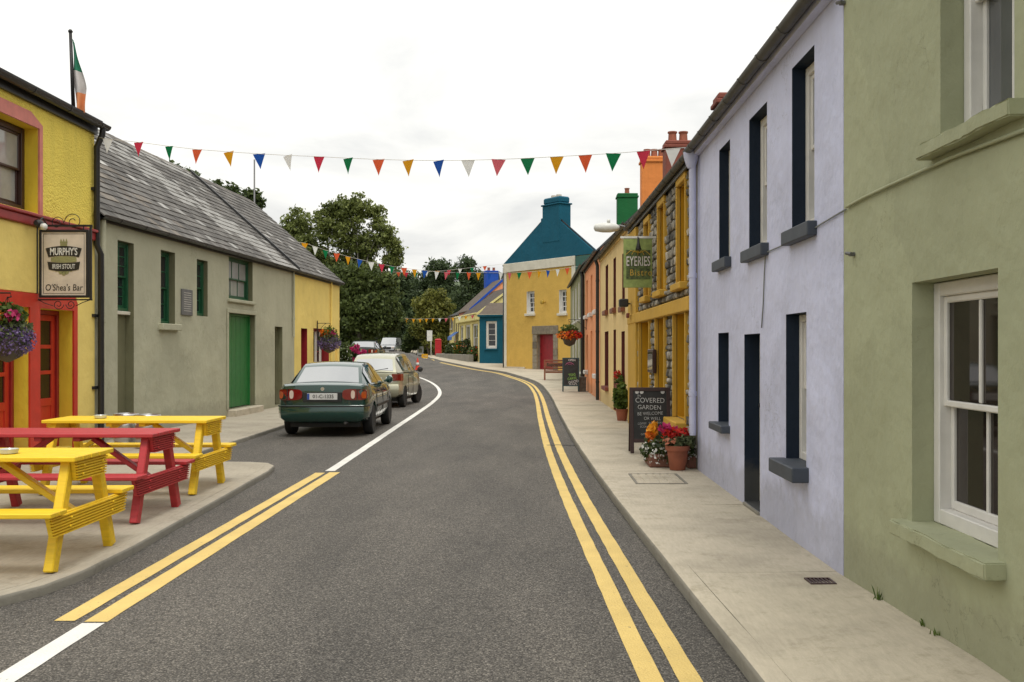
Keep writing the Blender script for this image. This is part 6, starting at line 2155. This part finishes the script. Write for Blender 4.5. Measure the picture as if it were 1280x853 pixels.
def sedan(label, loc, rz, paint, plate='', mats=None, details=True):
    t = thing('parked_car', label, 'car', loc, rz, 'cars parked along the bend')
    st = [(0.035, .40, .86, .735), (.05, .33, .955, .77), (.13, .28, .985, .815), (.30, .24, .995, .838), (.7, .22, .985, .845), (1.2, .20, .965, .845), (2.2, .20, .95, .845), (2.9, .20, .935, .843), (3.15, .20, .92, .84), (3.6, .21, .86, .825), (3.95, .23, .78, .79), (4.15, .28, .70, .72), (4.24, .36, .62, .62)]
    me = cut_arches(loft_body(st), ((.86, .29), (3.32, .29)), .345, .845)
    obj('body', me, paint, t, smooth=True, auto=38)
    prof = [(.52, .975, .665), (1.02, 1.295, .565), (1.22, 1.345, .56), (1.7, 1.372, .56), (2.12, 1.35, .565), (2.32, 1.305, .575), (3.06, .925, .69)]
    belt = [(.45, .965, .735), (.86, .955, .795), (1.22, .955, .80), (1.7, .95, .803), (2.12, .945, .803), (2.5, .94, .80), (3.14, .925, .74)]
    mb, S = cabin(prof, belt)
    obj('cabin', mb, paint, t, smooth=True, auto=30)
    obj('rear_window', strip_pane(S, 0, .05, .93, .90), 'car_glass', t, smooth=True)
    obj('windscreen', strip_pane(S, 5, .07, .95, .92), 'car_glass', t, smooth=True)
    for s in (-1, 1):
        obj('side_window', side_pane(prof, belt, 0, 3, s, .90, .08, .75, .06), 'car_glass', t)
        obj('side_window', side_pane(prof, belt, 3, 5, s, .90, .08, .08, -.35), 'car_glass', t)
        # rounded lamp cluster on the tail, wrapping the corner; clear and amber lenses stand a little proud
        def oval(x0, x1, z0, z1, pw, n=20):
            o_ = []
            for i in range(n):
                q = 2 * math.pi * i / n
                cx_, sz_ = math.cos(q), math.sin(q)
                o_.append((s * ((x0 + x1) / 2 + (x1 - x0) / 2 * math.copysign(abs(cx_) ** pw, cx_)), (z0 + z1) / 2 + (z1 - z0) / 2 * math.copysign(abs(sz_) ** pw, sz_)))
            return o_
        def bend(v):       # follow the rounded rear corner in plan
            x_ = abs(v.x); k = max(0, x_ - .66)
            return Vector((v.x if x_ < .80 else s * (.80 + (x_ - .80) * .35), v.y + 3.2 * k * k, v.z))
        tl = obj('tail_lamp', MB().prism(oval(.37, .845, .695, .90, .55, 28), 'y', .004, .05).xform(bend), 'lamp_red', t, smooth=True, auto=40)
        obj('lens', MB().prism(oval(.53, .605, .72, .875, .8), 'y', -.001, .02).xform(bend), 'lamp_clear', tl)
        obj('lens', MB().prism(oval(.72, .815, .725, .855, .8), 'y', -.001, .02).xform(bend), 'lamp_amber', tl)
        obj('lens_divider', MB().box(min(s * .64, s * .652), max(s * .64, s * .652), .0, .03, .70, .895).xform(bend), 'sign_black', tl)
        mr = obj('wing_mirror', MB().lathe([(.03, 0), (.075, .02), (.085, .10), (.06, .14)], 12, (s * .90, 2.62, 1.0), 'y').bar((s * .80, 2.66, .96), (s * .88, 2.66, .99), .05, .04), paint, t, smooth=True, auto=50)
        for ya in (.86, 3.32):
            wheel(t, s * .75, ya, .288, s)
        obj('side_moulding', MB().box(s * .845 - .012, s * .845 + .012, 1.26, 2.92, .50, .56, 0, .006), 'black_plastic', t)
        obj('door_handle', MB().box(s * .838 - .02, s * .838 + .02, 1.45, 1.62, .80, .83, 0, .006), 'black_plastic', t)
        obj('door_handle', MB().box(s * .838 - .02, s * .838 + .02, 2.30, 2.47, .79, .82, 0, .006), 'black_plastic', t)
        for ya in (1.25, 2.13, 2.95):
            obj('door_gap', MB().box(s * .845 - .008, s * .845 + .002, ya - .005, ya + .005, .30, .90), 'black_plastic', t)
    # bumper
    pl = [(-.835, .34), (-.83, .12), (-.77, -.01), (-.55, -.045), (0, -.06), (.55, -.045), (.77, -.01), (.83, .12), (.835, .34)]
    mb = MB()
    n = len(pl)
    lev = [(.30, .90, .05), (.36, .985, .01), (.45, 1.0, 0), (.57, 1.0, 0), (.60, .985, .02)]
    vs = [(x * k, y_ + dy, z) for z, k, dy in lev for x, y_ in pl]
    fs = [(j * n + i, j * n + i + 1, (j + 1) * n + i + 1, (j + 1) * n + i) for j in range(len(lev) - 1) for i in range(n - 1)]
    fs += [tuple(range(n)), tuple(range((len(lev) - 1) * n, len(lev) * n))]
    mb.add(vs, fs)
    bp = obj('rear_bumper', mb, paint, t, smooth=True, auto=40)
    obj('bumper_strip', MB().tube([(x * 1.004, y_ - .004, .585) for x, y_ in pl], .012, 6), 'black_plastic', bp, smooth=True)
    pl_ = obj('number_plate', MB().box(-.28, .28, -.0, .024, .70, .82, 0, .004), 'plate_white', t)
    obj('plate_badge', MB().box(-.278, -.235, -.002, .0, .705, .815), 'plate_blue', pl_)
    if plate:
        text('lettering', plate, .095, 'sign_black', pl_, (.02, -.0025, .76), (R(90), 0, 0), .95, .001, bold=.001)
    obj('boot_recess', MB().box(-.36, .36, .012, .028, .66, .84, 0, .004), 'black_plastic', t)
    obj('boot_gap', MB().box(-.62, .62, .045, .052, .915, .922), 'black_plastic', t)
    obj('badge', MB().lathe([(.035, 0), (.035, .008)], 14, (0, .034, .90), 'y'), 'chrome', t)
    obj('underbody', MB().box(-.66, .66, .35, 3.9, .17, .30), 'black_plastic', t)
    obj('exhaust', MB().tube([(.42, .02, .27), (.42, .6, .27)], .028, 8), 'lead', t, smooth=True)
    return t
sedan('dark green saloon parked at the kerb beside the grey building', (-3.92, 18.45, 0), .018, 'paint_green', '01-C-1335')

def hatch(label, loc, rz, paint):
    t = thing('parked_car', label, 'car', loc, rz, 'cars parked along the bend')
    st = [(.02, .42, .90, .72), (.04, .36, .97, .755), (.12, .30, .99, .79), (.30, .26, 1.0, .82), (.8, .22, .99, .83), (1.8, .21, .975, .83), (2.5, .21, .96, .828), (2.85, .21, .94, .82), (3.15, .23, .87, .79), (3.4, .28, .78, .73), (3.56, .36, .68, .62)]
    me = cut_arches(loft_body(st), ((.58, .285), (2.95, .285)), .335, .83)
    obj('body', me, paint, t, smooth=True, auto=38)
    prof = [(.05, .985, .66), (.36, 1.37, .56), (.55, 1.455, .55), (1.2, 1.50, .56), (1.75, 1.485, .57), (2.0, 1.43, .58), (2.92, .95, .68)]
    belt = [(.05, .98, .735), (.36, .985, .785), (.62, .985, .79), (1.25, .98, .793), (1.75, .975, .793), (2.15, .97, .79), (2.98, .95, .72)]
    mb, S = cabin(prof, belt)
    obj('cabin', mb, paint, t, smooth=True, auto=30)
    obj('rear_window', strip_pane(S, 0, .10, .92, .88), 'car_glass', t, smooth=True)
    obj('windscreen', strip_pane(S, 5, .07, .95, .92), 'car_glass', t, smooth=True)
    for s in (-1, 1):
        obj('side_window', side_pane(prof, belt, 1, 3, s, .88, .10, .35, .06), 'car_glass', t)
        obj('side_window', side_pane(prof, belt, 3, 5, s, .88, .10, .06, -.35), 'car_glass', t)
        pol = [(s * .55, -.004), (s * .72, .002), (s * .785, .09), (s * .822, .27), (s * .78, .27), (s * .74, .14), (s * .68, .06), (s * .55, .06)]
        obj('tail_lamp', MB().prism(pol, 'z', .76, .95), 'lamp_red', t)
        obj('wing_mirror', MB().lathe([(.03, 0), (.075, .02), (.085, .10), (.06, .14)], 12, (s * .90, 2.42, 1.03), 'y').bar((s * .79, 2.46, .99), (s * .88, 2.46, 1.02), .05, .04), 'black_plastic', t, smooth=True, auto=50)
        for ya in (.58, 2.95):
            w_ = wheel(t, s * .735, ya, .285, s)
            if ya > 2: w_.rotation_euler = (0, 0, -.18); w_.location.x = s * .70
        obj('door_handle', MB().box(s * .825 - .02, s * .825 + .02, 1.20, 1.36, .82, .85, 0, .006), paint, t)
        for ya in (1.02, 1.75, 2.62):
            obj('door_gap', MB().box(s * .83 - .008, s * .83 + .002, ya - .005, ya + .005, .30, .92), 'black_plastic', t)
    pl = [(-.82, .30), (-.815, .10), (-.75, -.03), (-.5, -.06), (0, -.07), (.5, -.06), (.75, -.03), (.815, .10), (.82, .30)]
    mb = MB(); n = len(pl)
    lev = [(.32, .90, .05), (.38, .985, .01), (.47, 1.0, 0), (.60, 1.0, 0), (.66, .975, .03)]
    vs = [(x * k, y_ + dy, z) for z, k, dy in lev for x, y_ in pl]
    fs = [(j * n + i, j * n + i + 1, (j + 1) * n + i + 1, (j + 1) * n + i) for j in range(len(lev) - 1) for i in range(n - 1)]
    fs += [tuple(range(n)), tuple(range((len(lev) - 1) * n, len(lev) * n))]
    obj('rear_bumper', mb.add(vs, fs), paint, t, smooth=True, auto=40)
    obj('number_plate', MB().box(-.27, .27, -.02, .02, .74, .85, 0, .004), 'plate_white', t)
    obj('wiper', MB().bar((.02, .06, 1.03), (.42, .12, 1.10), .015, .02), 'black_plastic', t)
    obj('underbody', MB().box(-.64, .64, .3, 3.3, .17, .30), 'black_plastic', t)
    return t
hatch('champagne hatchback parked in front of the green saloon', (-4.47, 27.55, 0), -.06, 'paint_champagne')
gx_, gy_ = -8.95, 51.6
sedan('dark saloon parked on higher ground beyond the pink hydrangea', (gx_, gy_, gz(gx_, gy_) + .0), .02, 'paint_dark', '')

# white van facing the camera
vx, vy = (492.5 - VX) / F * 106, 106.0
t = thing('parked_van', 'silver van facing the street at the far end', 'van', (vx, vy, gz(vx, vy)), R(178), None)
# local: y forward is towards the camera after the turn; rear at 0, nose at 4.9
st = [(0, .35, 1.95, .90), (.1, .30, 2.1, .95), (.6, .28, 2.15, .97), (2.9, .28, 2.15, .97), (3.3, .28, 2.05, .96)]
obj('body', cut_arches(loft_body([(0, .35, 1.25, .90), (.1, .30, 1.25, .95), (3.6, .28, 1.25, .97), (4.2, .28, 1.18, .96), (4.7, .32, 1.02, .92), (4.88, .42, .86, .82)]), ((.9, .33), (3.95, .33)), .40, .97), 'paint_silver', t, smooth=True, auto=38)
prof = [(.05, 1.25, .92), (.10, 1.95, .86), (.3, 2.08, .82), (2.8, 2.1, .82), (3.1, 2.05, .82), (4.1, 1.22, .88)]
belt = [(.03, 1.2, .95), (.05, 1.22, .955), (.3, 1.22, .96), (2.8, 1.22, .96), (3.3, 1.22, .955), (4.15, 1.17, .92)]
mb, S = cabin(prof, belt)
obj('cabin', mb, 'paint_silver', t, smooth=True, auto=30)
t.scale = (.86, .86, .86)
obj('windscreen', strip_pane(S, 4, .08, .94, .92), 'car_glass', t, smooth=True)
for s in (-1, 1):
    obj('side_window', side_pane(prof, belt, 3, 4, s, .9, .1, .0, -.5), 'car_glass', t)
    for ya in (.9, 3.95):
        wheel(t, s * .86, ya, .33, s)
    obj('wing_mirror', MB().box(s * 1.12 - .10, s * 1.12 + .10, 3.55, 3.68, 1.25, 1.55, 0, .03).bar((s * .93, 3.6, 1.35), (s * 1.05, 3.6, 1.38), .05, .05), 'black_plastic', t)
    obj('head_lamp', MB().box(s * .70 - .16, s * .70 + .16, 4.62, 4.88, .80, 1.0, 0, .03), 'lamp_clear', t)
obj('grille', MB().box(-.50, .50, 4.70, 4.915, .70, .98, 0, .03), 'black_plastic', t)
obj('front_bumper', MB().box(-.88, .88, 4.55, 4.97, .30, .62, 0, .08), 'black_plastic', t)
obj('number_plate', MB().box(-.26, .26, 4.972, 4.985, .42, .53), 'plate_white', t)

# ------------------------------------------------------------------ things at the far bend
def far_at(px, Y):
    x = (px - VX) / F * Y
    return (x, Y, gz(x, Y) + (FT if x > lerp_poly(KR, Y) else 0))
p = far_at(548, 96)
t = thing('red_kiosk', 'narrow red upright kiosk standing beside the far bend', 'kiosk', p)
obj('body', MB().box(-.30, .30, -.30, .30, .08, 1.50, 0, .03), 'kiosk_red', t)
obj('plinth', MB().box(-.34, .34, -.34, .34, -.02, .078), 'kerb', t)
obj('cap', MB().lathe([(.40, 1.502), (.40, 1.56), (.30, 1.64), (.10, 1.68)], 4, (0, 0, 0)).xform(lambda v: Vector(((v.x - v.y) * .7071 * 1.1, (v.x + v.y) * .7071 * 1.1, v.z))), 'kiosk_red', t)
for z0 in (.3, .7, 1.1):
    obj('door_panel', MB().box(-.20, .20, -.312, -.302, z0, z0 + .33), 'kiosk_red', t)
p = far_at(537.5, 94)
t = thing('road_sign', 'white notice sign on a white post next to the red kiosk', 'sign', p)
obj('post', MB().tube([(.10, .0, -.02), (.10, 0, 2.35)], .045, 8), 'white_wood', t, smooth=True)
obj('sign_plate', MB().box(-.28, .22, -.07, -.05, 1.45, 2.45, 0, .005), 'lamp_white', t)
p = far_at(525.5, 102)
t = thing('notice_board', 'small white sandwich board standing on the far roadside', 'sandwich board', p)
obj('panel', MB().box(-.32, .32, -.17, -.13, .05, .95, 0, .01).xform(lambda v: Vector((v.x, v.y + (v.z) * .12, v.z))), 'lamp_white', t)
obj('panel', MB().box(-.32, .32, .13, .17, .05, .95, 0, .01).xform(lambda v: Vector((v.x, v.y - (v.z) * .12, v.z))), 'lamp_white', t)
obj('print', MB().box(-.20, .20, -.178, -.172, .30, .70).xform(lambda v: Vector((v.x, v.y + (v.z) * .12, v.z))), 'sign_olive', t)
p = far_at(522, 61)
t = thing('traffic_cone', 'red and white traffic cone seen behind the hatchback mirror', 'traffic cone', p)
obj('base', MB().box(-.19, .19, -.19, .19, 0, .04, 0, .01), 'cone_orange', t)
obj('cone', MB().lathe([(.15, .04), (.115, .26), (.075, .48), (.035, .74), (.03, .75)], 18), 'cone_orange', t, smooth=True, auto=50)
obj('reflective_band', MB().lathe([(.117, .28), (.082, .46)], 18), 'lamp_white', t, smooth=True)
p = far_at(531, 80)
t = thing('plastic_crate', 'yellow plastic crate lying at the far road edge', 'crate', p)
mb = MB().box(-.24, .24, -.18, .18, .0, .03)
for a, b, c, d in ((-.24, .24, -.18, -.16), (-.24, .24, .16, .18), (-.24, -.22, -.16, .16), (.22, .24, -.16, .16)):
    mb.box(a, b, c, d, .032, .12).box(a, b, c, d, .17, .32)
    mb.box(a, min(a + .05, b), c, min(c + .05, d), .12, .17); mb.box(max(b - .05, a), b, max(d - .05, c), d, .12, .17)
obj('shell', mb, 'crate_yellow', t)
p = far_at(474, 124)
t = thing('garden_wall', 'low cream rendered wall beyond the parked dark saloon', 'wall', p)
obj('wall_body', MB().box(-2.6, .9, -.15, .15, -.2, 1.15), 'pale_yellow', t)
obj('coping', MB().box(-2.65, .95, -.20, .20, 1.152, 1.25, 0, .02), 'offwhite', t)
# low planted kerb before the pale yellow shop
p0_, p1_ = Vector((-4.75, 75.5)), Vector((-9.0, 93.5))
d_ = p1_ - p0_
t = thing('garden_wall', 'low dark stone edging in front of the shop shrubs', 'wall', (p0_.x, p0_.y, gz(p0_.x, p0_.y) + FT), math.atan2(d_.y, d_.x))
obj('wall_body', MB().box(0, d_.length, -.2, .2, -.2, .55, 0, .03), 'kerb', t)
for i, (u_, m1, m2, n2, lab) in enumerate(((1.0, 'leaf_dark', 'petal_scarlet', 30, 'dark flowering shrub at the corner of the teal annexe'), (4.2, 'leaf_mid', 'petal_salmon', 40, 'tall flowering shrub between the shop windows'), (8.5, 'leaf_fresh', 'petal_orange', 160, 'orange flowering shrub at the far end of the shop'), (13.0, 'leaf_mid', 'petal_white', 20, 'green shrub beneath the blue awning'))):
    q = p0_ + d_.normalized() * u_
    t = thing('flowering_shrub', lab, 'shrub', (q.x + .45, q.y, gz(q.x, q.y) + FT), 0, 'shrubs before the shop')
    hgt = (1.0, 1.5, 1.3, 1.1)[i]
    flower_mass(t, [('foliage', m1, (0, 0, hgt * .6), (.6, .8, hgt * .6), 1500, .07), ('blossom', m2, (0, -.2, hgt * .7), (.55, .7, hgt * .55), n2, .06)], 60 + i)
    obj('stems', MB().tube([(0, 0, -.05), (.05, 0, .5), (.1, .1, hgt)], [.03, .02, .01], 5), 'bark', t)
